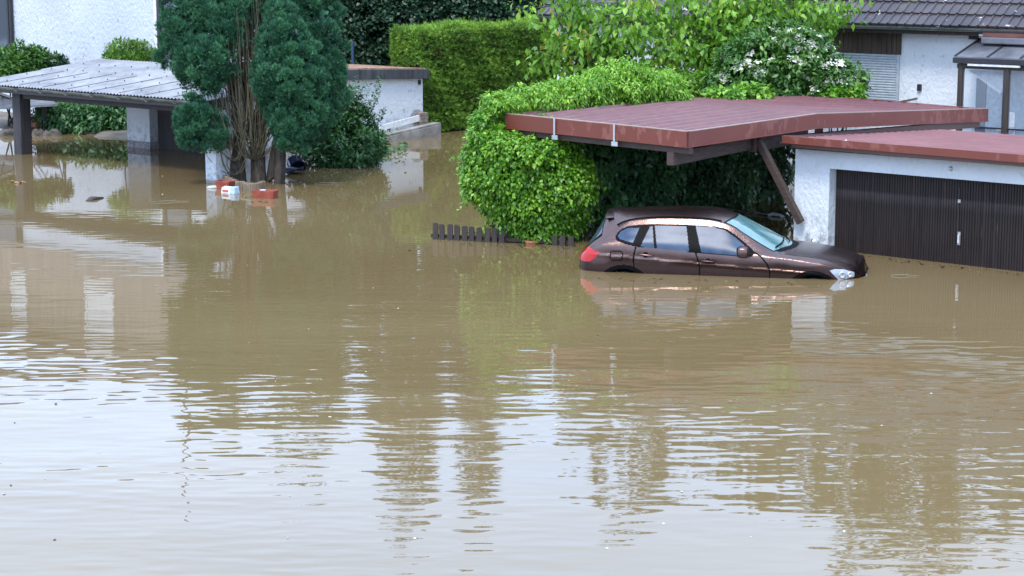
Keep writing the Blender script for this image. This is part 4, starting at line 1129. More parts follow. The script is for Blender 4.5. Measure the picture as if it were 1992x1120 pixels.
# ------------------------------------------------------------------ climbing hydrangea over the carport corner, ivy wall behind the car
def hydrangea():
    rng = np.random.default_rng(61)
    L0 = setz(LT, 0); YL = LT.y
    t = thing('climbing_hydrangea', setz(L0, -0.66), 'bright green climbing hydrangea swallowing the left corner of the red carport', 'climber')
    ells = [E(966, 256, YL + .1, 34, 50, 34), E(974, 292, YL, 44, 55, 46), E(990, 345, YL, 70, 60, 65), E(1045, 300, YL - .2, 62, 45, 60), E(1085, 345, YL - .15, 55, 45, 58), E(1038, 400, YL, 54, 50, 50), E(1048, 446, YL, 46, 38, 28), E(940, 330, YL, 24, 30, 50), E(1080, 420, YL + .1, 40, 36, 50)]
    gar = []
    # garland lying along the far roof edge
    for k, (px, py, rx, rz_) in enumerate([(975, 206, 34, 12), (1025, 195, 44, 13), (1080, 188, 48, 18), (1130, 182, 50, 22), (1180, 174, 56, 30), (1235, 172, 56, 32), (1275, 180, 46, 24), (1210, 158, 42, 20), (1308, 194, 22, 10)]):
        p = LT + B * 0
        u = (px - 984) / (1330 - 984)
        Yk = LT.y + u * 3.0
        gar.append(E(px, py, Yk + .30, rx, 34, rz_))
    ells0 = ells; ells = sublobes(rng, ells, 7, (.3, .5), .8)
    cp, cn = ell_points(rng, ells, 1000, .85, 1.1, .82)
    rel = cp - np.array(LT)[None]
    bad = (rel @ np.array(A) > -.12) & (cp[:, 2] > LT.z - FH - .16) & (rel @ np.array(B) < .3)
    cp, cn = cp[~bad], cn[~bad]
    p = [clump_leaves(rng, cp, cn, rng.uniform(.10, .24, len(cp)), 56, .072, LEAF_V, LEAF_F, out=1.1, up=.5, droop=.8, rnd=.55, nmix=.5, tintvar=.5)]
    p.append(fill_leaves(rng, ells0, 5500, .14, LEAF_V, LEAF_F, inner=.8))
    sp_, sn_ = ell_points(rng, ells0, 170, .98, 1.04, .95)
    rel = sp_ - np.array(LT)[None]; bad = ((rel @ np.array(A) > -.12) & (sp_[:, 2] > LT.z - FH - .25)) | (sp_[:, 2] < .1)
    for q, n_ in zip(sp_[~bad], sn_[~bad]):              # loose hanging shoots break the outline
        L = rng.uniform(.16, .42); u_ = np.linspace(0, 1, 16); d_ = nrm((n_ + rng.normal(size=3) * .35)[None])[0]
        pos = q[None] + d_[None] * (u_ * L)[:, None] + np.array([0, 0, 1.])[None] * (.25 * u_ * L - .75 * L * u_ ** 2)[:, None] + rng.normal(size=(16, 3)) * .012
        pos = pos[pos[:, 2] > .03]; m_ = len(pos)
        if m_: p.append(leaves(rng, pos, rng.normal(size=(m_, 3)) * .6 + d_ * .5 + np.array([0, 0, -.8]), rng.normal(size=(m_, 3)) * .4 + np.array([0, -.3, .7]), .075 * rng.uniform(.6, 1.2, m_), LEAF_V, LEAF_F, np.clip(.45 + rng.normal(size=m_) * .25, 0, 1)))
    crown('foliage', p, M['leaf_hydrangea'], t)
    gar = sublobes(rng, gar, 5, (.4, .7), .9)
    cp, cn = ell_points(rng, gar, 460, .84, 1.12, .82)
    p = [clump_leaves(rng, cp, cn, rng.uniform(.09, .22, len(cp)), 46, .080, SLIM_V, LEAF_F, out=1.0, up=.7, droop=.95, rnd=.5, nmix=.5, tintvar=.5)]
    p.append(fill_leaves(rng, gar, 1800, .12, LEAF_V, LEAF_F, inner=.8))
    crown('lit_young_shoots', p, M['leaf_young_lit'], t)  # upper leaves: new growth, with top light painted in
    mb = MB(); rnd = random.Random(4)
    for k in range(14):
        b_ = setz(L0 + Vector((rnd.uniform(-.1, .5), rnd.uniform(-.2, .3), 0)), -0.66)
        limb(mb, b_, (rnd.uniform(-.25, .25), rnd.uniform(-.1, .1), 1), rnd.uniform(1.8, 2.6), .03, .01, 6, .2, rnd=rnd)
    mb.build('stems', M['tree_bark'], t)
hydrangea()
def roof_ivy(label, spans, seed):
    bush('roof_climber', label, 'climber', spans, 60, 24, .12, .10, M['leaf_hydrangea'], seed=seed, fill=2, droop=.5, group='climber tufts along the rear roof edge')
YR = cr2(WDT, (tb + tf) / 2).y
roof_ivy('bright green climber tuft below the white flowering elder on the rear roof edge', [E(1420, 187, 36.6, 38, 20, 10), E(1465, 184, 37.1, 30, 18, 11)], 71)
roof_ivy('bright green climber tuft at the far rear corner of the red carport roof', [E(1625, 185, 39.0, 30, 16, 8), E(1655, 184, 39.2, 18, 14, 7)], 72)

def ivy_wall():
    rng = np.random.default_rng(81)
    o = setz(cr2(WDT - 0.12, 0.35), -0.6); L = 7.6; H_ = 0.6 + rz(1.0) - FH - 0.02
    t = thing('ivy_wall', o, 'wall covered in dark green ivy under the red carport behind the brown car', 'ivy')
    MB().box(o - LV.normalized() * 0.0, B * L, LV.normalized() * 0.1, Z * (H_ - .15)).build('wall', surf('ivy_back_wall', (.03, .032, .025), (.07, .06, .05), 6, .9), t)  # dark wall behind the leaves
    n = 13500
    u = rng.random(n) * L; z = rng.random(n) ** .9 * (H_ - .02)
    bulge = .12 + .10 * np.sin(u * 2.3 + z * 1.7) + .08 * np.sin(u * 5.1 - z * 4.0) + rng.uniform(-.08, .12, n)
    nn = -np.array(LV.normalized()); nn[2] = 0; nn /= np.linalg.norm(nn)
    P = np.array(o)[None] + u[:, None] * np.array(B)[None] + z[:, None] * np.array([0, 0, 1.0]) + bulge[:, None] * nn[None]
    small = rng.random(n) < np.clip((1.2 - z) * .6 + u * .05, 0.1, .9)
    size = np.where(small, .06, .12) * rng.uniform(.7, 1.3, n)
    ax = rng.normal(size=(n, 3)) * .45 + nn * .35 + np.array([0, 0, -.75])
    nor = np.repeat(nn[None], n, 0) * .9 + rng.normal(size=(n, 3)) * .35 + np.array([0, 0, .4])
    tint = np.clip(rng.random(n) * .7 + .3 * np.sin(u * 3 + z * 2), 0, 1)
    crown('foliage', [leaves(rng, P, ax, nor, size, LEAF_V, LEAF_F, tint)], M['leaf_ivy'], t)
ivy_wall()
sp0 = at(1510, 419, cr2(WDT - .12, 6.0).y - 1.5)
o = MB().tube([sp0 - A * .16 - Z * .01, sp0 - A * .08 + Z * .02, sp0 + A * .08 + Z * .015, sp0 + A * .17 - Z * .02], .028, 6)
o = o.build('white_rail', M['white_plastic'], loc=sp0); tag(o, 'short white plastic rail in the dark ivy above the car bonnet', 'rail')
# its two wall plugs reach back into the ivy
MB().tube([sp0, sp0 - LV.normalized() * -1.2], .012, 5).build('bracket', M['steel'], o)

# ------------------------------------------------------------------ loose light green trees in front of the tiled house
def leafy_tree(label, px, Yt, tops, seed, nleaf, leaf=.15, lowz=1.2, name='leafy_tree'):
    rng = np.random.default_rng(seed); rnd = random.Random(seed)
    base = setz(at(px, 200, Yt), 0); base.z = max(ground_z(base.x, base.y), -.66)
    t = thing(name, base, label, 'tree')
    mb = MB(); tw = []
    fork = base + Z * (lowz - base.z)
    mb.tube([base - Z * .1, base.lerp(fork, .5) + Vector((.03, 0, 0)), fork], [.10, .085, .07], 8)
    for (x, y, dy, w) in tops:
        e = at(x, y, Yt + dy)
        mid = fork.lerp(e, .5) + Z * .25 + Vector((rnd.uniform(-.15, .15), rnd.uniform(-.15, .15), 0))
        pts = [fork - Z * .05]
        for i in range(1, 9):
            k = i / 8; q = fork.lerp(mid, k).lerp(mid.lerp(e, k), k); pts.append(q + Vector((rnd.uniform(-.04, .04), rnd.uniform(-.04, .04), 0)))
        mb.tube(pts, [.05 - .042 * i / 8 for i in range(9)], 6)
        for i in range(3, 9):
            for s in range(2 if i < 8 else 3):
                d = Vector((rnd.gauss(0, 1), rnd.gauss(0, 1), rnd.uniform(-.3, .7))).normalized()
                L = rnd.uniform(.35, .85) * w
                sp, dd = limb(mb, pts[i], d, L, .012, .004, 4, .25, rnd=rnd, n=4)
                tw.append(sp)
    mb.build('trunk', M['tree_bark'], t, smooth=True)
    per = max(4, nleaf // (len(tw) * 4)); P = []; CT_ = []
    for sp in tw:
        cc = rng.random()
        for q in sp[1:]:
            P.append(np.array(q)[None] + rng.normal(size=(per, 3)) * np.array([.11, .11, .09])); CT_.append(np.full(per, cc))
    P = np.vstack(P); n = len(P); cc = np.concatenate(CT_)
    ax = rng.normal(size=(n, 3)) * .5 + np.array([0, 0, -.75])
    nor = rng.normal(size=(n, 3)) * .5 + np.array([0, -.25, .6])
    tint = np.clip(cc * .5 + rng.random(n) * .55, 0, 1)
    crown('crown', [leaves(rng, P, ax, nor, leaf * rng.uniform(.6, 1.25, n), LEAF_V * np.array([.8, 1, 1]), LEAF_F, tint)], M['leaf_tree'], t)
leafy_tree('loose light green tree left of the elder, white wall showing through its branches', 1196, 40.2,
    [(1075, 10, 0, 1), (1090, 70, -.3, 1), (1080, 110, 0, .9), (1110, 150, .2, .8), (1140, -20, .2, 1), (1180, 30, -.4, 1), (1200, -60, 0, 1), (1235, 60, -.3, 1), (1150, 90, -.5, .9), (1260, 10, .2, 1), (1290, 90, -.2, 1), (1250, 140, .1, .9), (1300, 150, .1, .9), (1320, 110, 0, .9), (1170, 130, -.2, .8), (1120, 45, .1, 1)], 91, 6200, lowz=.9, leaf=.165)
leafy_tree('spreading light green tree rising behind the white flowering elder bush', 1450, 40.6,
    [(1330, 0, 0, 1), (1360, 60, -.2, 1), (1345, 120, 0, .8), (1400, -40, .2, 1), (1390, 25, -.3, 1), (1440, 20, -.4, 1), (1470, -60, 0, 1.1), (1500, 10, -.3, 1), (1540, -30, 0, 1), (1560, 25, -.3, 1), (1600, 10, 0, 1), (1610, 60, .2, 1), (1590, 100, .2, .9), (1300, 40, .1, 1), (1370, 170, -.2, .7), (1480, 60, -.3, .8), (1330, 165, -.2, .7)], 92, 8000, lowz=1.5, leaf=.165)
def elder():
    ells = [E(1500, 130, 39.4, 88, 60, 52), E(1540, 100, 39.6, 70, 50, 44), E(1450, 140, 39.3, 52, 46, 45), E(1590, 150, 39.5, 62, 46, 40), E(1635, 165, 39.7, 36, 34, 28), E(1500, 85, 39.7, 50, 42, 30), E(1420, 165, 39.3, 36, 36, 26), E(1520, 168, 39.2, 80, 40, 26)]
    t, rng, rnd = bush('elder_bush', 'rounded elder bush covered in flat white flower heads behind the red roof', 'bush', ells, 330, 32, .2, .125, M['leaf_elder'], SLIM_V * np.array([1.25, 1, 1]), 9, seed=95, droop=.5, up=.6)
    cp, cn = ell_points(np.random.default_rng(3), ells, 400, 1.03, 1.10, .95)
    k = 0
    for p, n in zip(cp, cn):
        if n[1] > .25 or n[2] < -.25 or k > 96: continue
        mb = MB(); r0 = rnd.uniform(.06, .14); nn = Vector((n[0] * .4, n[1] * .4 - .25, 1)).normalized()
        a1 = nn.cross(Vector((1, 0, .1))).normalized(); a2 = nn.cross(a1)
        for j in range(30):                            # tiny florets of one flat head
            q = Vector(p) + (a1 * max(-1, min(1, rnd.gauss(0, .5))) + a2 * max(-1, min(1, rnd.gauss(0, .5)))) * r0 + nn * rnd.uniform(-.008, .012)
            s = rnd.uniform(.016, .030)
            mb.add([q + a1 * s, q + a2 * s, q - a1 * s, q - a2 * s, q + nn * s * .7], [(0, 1, 4), (1, 2, 4), (2, 3, 4), (3, 0, 4)])
        mb.build('flower_head', M['elder_flower'], t); k += 1
elder()
bush('understory_shrub', 'dark green shrubs filling the gap between the hydrangea mound and the elder', 'shrub',
     [E(1350, 180, 39.6, 40, 34, 22), E(1395, 175, 39.6, 34, 30, 26), E(1290, 178, 40.2, 34, 30, 24)], 130, 26, .17, .12, M['leaf_tree'], seed=96)

# ------------------------------------------------------------------ tall dark trees behind (their tops show in the water)
def back_tree(label, px, Yt, h, wid, seed, n=260, per=26, leaf=.26, mat='leaf_dark', low=.8, layers=5):
    rng = np.random.default_rng(seed); rnd = random.Random(seed)
    b_ = setz(at(px, 150, Yt), 0); b_.z = ground_z(b_.x, b_.y)
    t = thing('tall_tree', b_, label, 'tree', 'tall trees behind the houses')
    mb = MB(); mb.tube([b_ - Z * .2, b_ + Z * h * .3 + Vector((.1, 0, 0)), b_ + Z * h * .6, b_ + Z * h * .92], [.32, .25, .16, .03], 8)
    ells = []
    for k in range(layers):
        f = k / (layers - 1); z = low + (h - low) * (.10 + .82 * f)
        w = wid * (1.0 - .62 * f ** 1.6)
        for j in range(3 if f < .8 else 1):
            an = rnd.uniform(0, 6.28); o = w * .45 * (1 if f < .8 else .2)
            ells.append((b_.x + math.cos(an) * o, b_.y + math.sin(an) * o, b_.z + z + rnd.uniform(-.4, .4), w * .66, w * .6, (h - low) / layers * rnd.uniform(.55, .85)))
            mb.tube([b_ + Z * max(z * .7, .5), Vector(ells[-1][:3])], [.09, .03], 5)
    mb.build('trunk', M['tree_bark'], t)
    cp, cn = ell_points(rng, ells, n, .8, 1.1, .8)
    p = [clump_leaves(rng, cp, cn, rng.uniform(.3, .75, n) * (leaf / .24), per, leaf, CARD_V, CARD_F, droop=.5, up=.4, tintvar=.5)]
    p.append(fill_leaves(rng, ells, n * 4, leaf * 1.6, CARD_V, CARD_F))
    crown('crown', p, M[mat], t)
back_tree('dark dense tree behind the flat garage, nearest the conifer', 690, 61, 7.2, 1.9, 101, 420, 34, .20)
back_tree('tall dark tree towering behind the left part of the clipped hedge', 790, 62, 13.4, 2.0, 102, 560, 34, .20)
back_tree('dark tree rising behind the middle of the clipped hedge', 925, 63, 11.8, 1.9, 103, 460, 34, .20)
back_tree('dark tree behind the right end of the hedge beside the tiled house', 1010, 64, 9.6, 1.9, 104, 480, 34, .20)
back_tree('broad dark tree hidden behind the conifer and the white house end', 585, 62, 10.8, 2.8, 105, 260, 26, .28)
back_tree('tree behind the left gable of the tiled house', 1110, 62, 8.0, 2.4, 106, 200, 26, .3, 'leaf_back')
back_tree('tree behind the roof of the tiled house above the loose green tree', 1235, 60, 11.4, 3.0, 107, 260, 26, .3, 'leaf_back')
back_tree('tree behind the tiled roof above the elder', 1420, 60, 11.6, 3.6, 108, 260, 26, .3, 'leaf_back')
back_tree('tall tree behind the tiled roof above the roller shutter', 1690, 56, 12.2, 4.0, 109, 300, 26, .3, 'leaf_back')
back_tree('tree behind the tiled roof at the right edge above the conservatory', 1960, 54, 11.6, 3.6, 110, 280, 26, .3, 'leaf_back')
back_tree('bushy tree behind the middle of the tiled roof', 1550, 59, 10.8, 3.4, 111, 240, 26, .3, 'leaf_back')
back_tree('slim tree behind the tiled roof between two taller ones', 1330, 61, 10.2, 2.4, 112, 200, 26, .3, 'leaf_back')
back_tree('tall tree behind the tiled roof left of the conservatory', 1830, 55, 12.6, 3.4, 113, 260, 26, .3, 'leaf_back')
for k, (px, lab) in enumerate([(668, 'dark bush under the tall trees right of the conifer'), (730, 'dark bush behind the blue post under the tall trees'), (800, 'dark bush behind the left corner of the clipped hedge'), (880, 'dark bush behind the middle of the clipped hedge'), (960, 'dark bush behind the clipped hedge, left of its far end'), (1030, 'dark bush between the hedge end and the tiled roof')]):
    bush('dark_bush', lab, 'bush', [E(px, 60, 58.5, 46, 50, 62), E(px + 18, -5, 58.8, 36, 40, 45), E(px - 14, 5, 58.6, 34, 40, 50), E(px, 120, 58.4, 44, 44, 40)], 260, 46, .26, .13, M['leaf_dark'], CARD_LEAF, 5, seed=200 + k, group='dark bushes behind the hedge', fill=3)
fp = W(686, 262)
fp = at(686, 112, 57)
o = MB().tube([setz(fp, -.6), setz(fp, at(686, 80, 57).z)], .04, 6).build('fence_post', plain('blue_paint', (.05, .09, .2), .5), loc=setz(fp, ground_z(fp.x, fp.y)))
tag(o, 'thin blue metal post above the flat garage roof in front of dark trees', 'post')

# ================================================================== CAR
def car_paint():
    m, nt, b = new_mat('brown_car_paint')
    v = coords(nt)
    n = noise(nt, v, 3.0, 5)
    d = noise(nt, coords(nt, (7, 7, 1.2)), 2.2, 5, 0.65)
    col = ramp(nt, n, [(0.3, (0.130, 0.084, 0.076)), (0.7, (0.165, 0.107, 0.099))])
    gz = node(nt, 'ShaderNodeSeparateXYZ'); nt.links.new(coords(nt), gz.inputs[0])
    wet = ramp(nt, math_(nt, 'ADD', gz.outputs['Z'], math_(nt, 'MULTIPLY', math_(nt, 'SUBTRACT', noise(nt, coords(nt, (1.2, 1.2, 3)), 1.3, 3), 0.5), 0.3)), [(0.16, 1.0), (0.23, 0.0)])
    col = mixc(nt, math_(nt, 'MULTIPLY', wet, 0.75), col, (0.030, 0.013, 0.008))      # wet silt line from the flood, plus the muddy water's dark reflection in the colour
    col = mixc(nt, ramp(nt, d, [(0.55, 0.0), (0.75, 0.35)]), col, (0.06, 0.035, 0.03))
    nt.links.new(col, b.inputs['Base Color'])
    b.inputs['Metallic'].default_value = 0.95
    dr = node(nt, 'ShaderNodeTexVoronoi', Scale=55.0); nt.links.new(v, dr.inputs['Vector'])
    drop = ramp(nt, dr.outputs['Distance'], [(0.15, 1.0), (0.45, 0.0)])
    b.inputs['Roughness'].default_value = 0.26
    b.inputs['Coat Weight'].default_value = 0.15; b.inputs['Coat Roughness'].default_value = 0.08
    bump(nt, b, drop, 0.35, 0.004)
    return m
def fogged():
    m, nt, b = new_mat('fogged_glass')
    v = coords(nt, (1, 1, 0.5)); n = noise(nt, v, 4, 5, .6)
    col = ramp(nt, n, [(0.3, (0.024, 0.045, 0.088)), (0.7, (0.055, 0.090, 0.150))])
    nt.links.new(col, b.inputs['Base Color']); b.inputs['Roughness'].default_value = 0.25
    b.inputs['Specular IOR Level'].default_value = 0.15
    return m
M['car_paint'] = car_paint()
M['car_glass'] = fogged()
M['screen_glass'] = surf('screen_glass', (0.06, 0.15, 0.16), (0.16, 0.30, 0.30), 1.8, 0.06, spec=0.9)
M['car_trim'] = plain('car_trim', (0.004, 0.004, 0.005), 0.5, spec=0.06)
M['tail_red'] = plain('tail_red', (0.50, 0.008, 0.010), 0.15, coat=0.4, nscale=60)
M['lamp_clear'] = plain('lamp_clear', (0.46, 0.52, 0.60), 0.10, 0.5, coat=1.0, nscale=7, var=.35)
M['tyre'] = plain('tyre', (0.015, 0.015, 0.015), 0.8)
M['chrome'] = plain('chrome', (0.7, 0.7, 0.72), 0.12, 1.0)

def build_car():
    wr, wf = W(1140, 528), W(1640, 545)
    fwd = (wf - wr).normalized(); lft = Vector((-fwd.y, fwd.x, 0))
    ctr_near = at(1395, 535, 30.0)
    # wheel centres at px 1210 and 1580 give the middle of the near side
    qa, qb = onv(1212, 532, wr, lft), onv(1583, 543, wr, lft)
    mid = (qa + qb) * 0.5
    org = setz(mid + lft * 0.885, -0.66)
    car = thing('brown_car', org, 'dark brown estate car flooded up to its wheel arches in front of the ivy wall', 'car')
    def TW(x, y, z): return org + fwd * x + lft * y + Z * z
    def lc(px, py, yy):                                # local x, z of a pixel on the near side plane y = -yy
        P = org - lft * yy; q = onv(px, py, P, lft); d = q - org
        return (d.dot(fwd), d.z)
    def zp(zx, zy, yy=0.86): return lc(1100 + zx / 3.32, 380 + zy / 3.32, yy)
    cur = lambda pts: (np.array([p[0] for p in pts]) * 0.945, np.array([p[1] for p in pts]))
    def smooth_interp(x, pts):
        X, Y = cur(pts)
        m = np.gradient(Y, X); x = np.clip(x, X[0], X[-1])
        i = np.clip(np.searchsorted(X, x) - 1, 0, len(X) - 2); h = X[i + 1] - X[i]; t = (x - X[i]) / h
        return (2 * t**3 - 3 * t**2 + 1) * Y[i] + (t**3 - 2 * t**2 + t) * h * m[i] + (-2 * t**3 + 3 * t**2) * Y[i + 1] + (t**3 - t**2) * h * m[i + 1]
    yb = [(-2.23, .52), (-2.19, .66), (-2.12, .76), (-2.0, .83), (-1.8, .865), (-1.5, .885), (-1.0, .892), (0, .895), (1.0, .895), (1.5, .89), (1.75, .865), (1.95, .80), (2.1, .68), (2.19, .53), (2.23, .42)]
    zbt = [(-2.23, .84), (-2.1, .93), (-1.9, 1.02), (-1.6, 1.055), (-1.2, 1.06), (-.6, 1.03), (0, 1.0), (.6, .965), (1.0, .94), (1.4, .90), (1.8, .85), (2.05, .79), (2.23, .67)]
    yr = [(-2.23, .44), (-2.12, .66), (-2.0, .70), (-1.9, .69), (-1.7, .655), (-1.5, .635), (-1.2, .625), (-.5, .62), (0.05, .615), (.25, .64), (.5, .69), (.75, .735), (1.0, .765), (1.4, .76), (1.75, .70), (2.0, .58), (2.15, .45), (2.23, .36)]
    zr = [(-2.23, .86), (-2.12, .96), (-2.0, 1.06), (-1.9, 1.13), (-1.7, 1.26), (-1.5, 1.365), (-1.2, 1.425), (-.8, 1.45), (-.4, 1.45), (-.1, 1.43), (.15, 1.37), (.4, 1.235), (.65, 1.10), (.85, 1.01), (1.0, .99), (1.4, .955), (1.75, .90), (2.0, .845), (2.15, .79), (2.23, .69)]
    zc = [(-2.23, .87), (-2.2, .92), (-2.13, 1.0), (-2.03, 1.16), (-1.93, 1.32), (-1.85, 1.44), (-1.8, 1.475), (-1.5, 1.505), (-1.0, 1.53), (-.5, 1.535), (-.1, 1.515), (.1, 1.475), (.35, 1.375), (.65, 1.235), (.95, 1.09), (1.08, 1.035), (1.2, 1.03), (1.6, .99), (1.9, .945), (2.1, .885), (2.2, .82), (2.23, .70)]
    NX, NS, NT = 470, 110, 44
    tx = np.linspace(0, 1, NX + 1); X = 0.945 * np.concatenate([[-2.23 + 4.46 * (t + 0.035 * -math.sin(2 * math.pi * t) / 1.0)] for t in tx]).ravel()
    I = lambda c: smooth_interp(X, c)
    YB, ZB, YR, ZR, ZC = I(yb), I(zbt), I(yr), I(zr), I(zc)
    # side points P0..P4, Catmull-Rom
    Pn = np.stack([np.stack([YB * .94, np.full_like(X, .28)], 1), np.stack([YB * .975, np.full_like(X, .45)], 1), np.stack([YB * .995, np.full_like(X, .60)], 1), np.stack([YB, np.minimum(.76, ZB - .06)], 1), np.stack([YB * .982, ZB - 0.01], 1), np.stack([YB * .982 * .51 + YR * .49 + .003, ZB * .5 + ZR * .5], 1), np.stack([YR, ZR], 1)], 1)
    ext = np.concatenate([Pn[:, :1] * 2 - Pn[:, 1:2], Pn, Pn[:, -1:] * 2 - Pn[:, -2:-1]], 1)
    k = np.linspace(0, 6, NS + 1); seg = np.minimum(k.astype(int), 5); u = (k - seg)[None, :, None]
    p0, p1, p2, p3 = ext[:, seg], ext[:, seg + 1], ext[:, seg + 2], ext[:, seg + 3]
    S = .5 * ((2 * p1) + (-p0 + p2) * u + (2 * p0 - 5 * p1 + 4 * p2 - p3) * u**2 + (-p0 + 3 * p1 - 3 * p2 + p3) * u**3)
    # shallow crease under the handles, bulged arches
    crease_z = .83 - .055 * X
    dz = S[:, :, 1] - crease_z[:, None]
    fade = np.clip((X + 1.95) / .3, 0, 1) * np.clip((1.6 - X) / .4, 0, 1)
    S[:, :, 0] += (fade[:, None]) * np.where(dz > 0, -.010 * np.exp(-(dz / .08) ** 2), .008 * np.exp(-(dz / .035) ** 2))
    tq = np.linspace(0, 1, NT + 1)[1:]
    yt = YR[:, None] * np.cos(tq * math.pi / 2)[None]
    ex = 2.3
    zt_ = ZC[:, None] - (ZC - ZR)[:, None] * (yt / YR[:, None]) ** ex
    T = np.stack([yt, zt_], 2)
    half = np.concatenate([S, T], 1)                    # (NX+1, NS+1+NT, 2)
    K = half.shape[1]
    V = np.stack([np.repeat(X[:, None], K, 1), half[:, :, 0], half[:, :, 1]], 2)
    cx = (V[:-1, :-1] + V[1:, :-1] + V[:-1, 1:] + V[1:, 1:]) / 4   # cell centres
    x, y, z = cx[..., 0], cx[..., 1], cx[..., 2]
    side = np.zeros(x.shape, bool); side[:, :NS] = True
    def inside(poly):
        poly = np.array(poly); r = np.zeros(x.shape, bool); j = len(poly) - 1
        for i in range(len(poly)):
            xi, zi = poly[i]; xj, zj = poly[j]
            c = ((zi > z) != (zj > z)) & (x < (xj - xi) * (z - zi) / (zj - zi + 1e-12) + xi)
            r ^= c; j = i
        return r & side
    def near_line(pts, w):
        r = np.zeros(x.shape, bool)
        for (xa, za), (xb, zb_) in zip(pts[:-1], pts[1:]):
            dx, dz_ = xb - xa, zb_ - za; L2 = dx * dx + dz_ * dz_ + 1e-12
            t = np.clip(((x - xa) * dx + (z - za) * dz_) / L2, 0, 1)
            r |= np.hypot(x - xa - t * dx, z - za - t * dz_) < w
        return r & side
    yy_t, yy_b = .68, .86
    band = [zp(317, 268, .84), zp(327, 248, .82), zp(350, 224, .78), zp(400, 200, .72), zp(470, 189, .69), zp(580, 184, .67), zp(700, 184, .66), zp(800, 188, .66), zp(900, 194, .67), zp(1000, 207, .69), zp(1050, 226, .72), zp(1100, 262, .76), zp(1150, 302, .80), zp(1200, 345, .84), zp(1226, 372, .86), zp(1200, 394, .86), zp(1090, 391, .87), zp(870, 371, .87), zp(700, 354, .87), zp(480, 334, .87), zp(390, 315, .86), zp(335, 298, .86), zp(321, 284, .85)]
    panes = [[zp(332, 268, .83), zp(352, 236, .79), zp(400, 213, .74), zp(480, 206, .70), zp(436, 306, .85), zp(352, 285, .85)],
             [zp(486, 328, .86), zp(548, 197, .69), zp(562, 197, .69), zp(576, 346, .86)],
             [zp(578, 195, .68), zp(782, 196, .67), zp(801, 361, .86), zp(594, 346, .86)],
             [zp(841, 199, .68), zp(945, 204, .69), zp(1020, 223, .72), zp(1090, 272, .78), zp(1150, 322, .82), zp(1186, 357, .84), zp(1176, 388, .86), zp(1085, 386, .86), zp(880, 369, .86)]]
    ln_rear_door = [zp(520, 192, .69), zp(456, 328, .86), zp(440, 392, .88), zp(440, 440, .89), (zp(455, 520)[0], .52)]
    ln_mid = [zp(812, 188, .66), zp(842, 372, .87), zp(862, 440, .89), zp(868, 480, .89), (zp(868, 520)[0], .40)]
    ln_front = [zp(1226, 372, .86), zp(1262, 395, .88), zp(1300, 440, .88), zp(1318, 480, .88), (zp(1320, 520)[0], .40)]
    band_m = inside(band); pane_m = [inside(p) for p in panes]
    door_f = inside([ln_mid[0]] + band[7:15] + ln_front + ln_mid[:0:-1]) 
    top_edge = band[5:8]
    door_r = inside([ln_rear_door[0]] + top_edge + [ln_mid[0]] + ln_mid[1:] + ln_rear_door[:0:-1])
    gap = (near_line(ln_rear_door[1:], .011) | near_line(ln_mid[1:], .011) | near_line(ln_front, .011)) & ~band_m
    fl = [zp(290, 366, .88), zp(300, 360, .88), zp(358, 362, .88), zp(367, 370, .88), zp(366, 412, .88), zp(356, 421, .88), zp(302, 420, .88), zp(291, 412, .88)]
    flap = inside(fl); gap |= near_line(fl + fl[:1], .007)
    tl = [zp(104, 318, .78), zp(135, 330, .82), zp(217, 368, .86), zp(195, 398, .86), zp(158, 424, .84), zp(106, 414, .76), zp(92, 400, .7), zp(92, 330, .7)]
    tail = inside(tl) | (side & (x < -1.9) & (z > .80) & (z < .965) & (y > .42))
    hl_ = [zp(1708, 484, .85), zp(1740, 474, .83), zp(1800, 474, .76), zp(1868, 488, .62), zp(1868, 517, .62), zp(1830, 528, .70), zp(1768, 545, .80), zp(1735, 515, .83)]
    head = inside(hl_)
    wb = 1.38
    dw = np.minimum(np.hypot(x - wb, z - .335), np.hypot(x + wb, z - .335))
    hole = side & (dw < .385); lip = side & (dw < .445) & ~hole
    low = side & (z < .44) & ~hole
    fr_grille = (x > 2.06) & (z < .70)
    # top region
    top = ~side
    xh = .06 + .14 * (1 - np.clip(y / .62, 0, 1) ** 2)
    xbse = .76 + .245 * (1 - np.clip(y / .76, 0, 1) ** 2)
    screen = top & (x > xh) & (x < xbse) & (y < np.interp(x, X, YR) - .045)
    frame_s = top & (x > xh - .03) & (x < xbse + .02) & ~screen & (y < np.interp(x, X, YR) - .015)
    cowl = top & (x >= xbse) & (x < xbse + .10) & (y < .70)
    hood = top & (x >= xbse + .10) & (x < 2.03 - .10 * (y / .6) ** 2)
    hood_gap = top & (((x > xbse + .10) & (np.abs(y - np.interp(x, X, YR) + .012) < .006) & (x < 1.94)) | ((np.abs(x - (2.03 - .10 * (y / .6) ** 2)) < .006)))
    roofm = top & (x <= xh - .03) & (x > -1.74)
    rglass = top & (x <= -1.76) & (x > -1.98) & (y < np.interp(x, X, YR) - .05)
    rear_dark = (top & (x <= -1.74) & (x > -1.99)) & ~rglass
    lab = np.full(x.shape, 0)
    names = ['body', 'door', 'door', 'window_trim', 'window', 'window', 'window', 'window', 'fuel_flap', 'tail_light', 'headlight', 'wheel_arch', 'sill_trim', 'windscreen', 'cowl', 'bonnet', 'roof', 'rear_window', 'shut_line', 'screen_frame']
    lab[door_r] = 1; lab[door_f] = 2; lab[low] = 12
    lab[band_m] = 3
    for i, p in enumerate(pane_m): lab[p & band_m] = 4 + i
    lab[gap] = 18; lab[flap & ~gap] = 8; lab[tail] = 9; lab[lip] = 11; lab[head] = 10
    lab[hood] = 15; lab[roofm] = 16; lab[screen] = 13; lab[frame_s] = 19; lab[cowl] = 14; lab[rglass] = 17; lab[rear_dark] = 19; lab[hood_gap & hood] = 18
    lab[fr_grille] = 12
    lab[hole] = -1
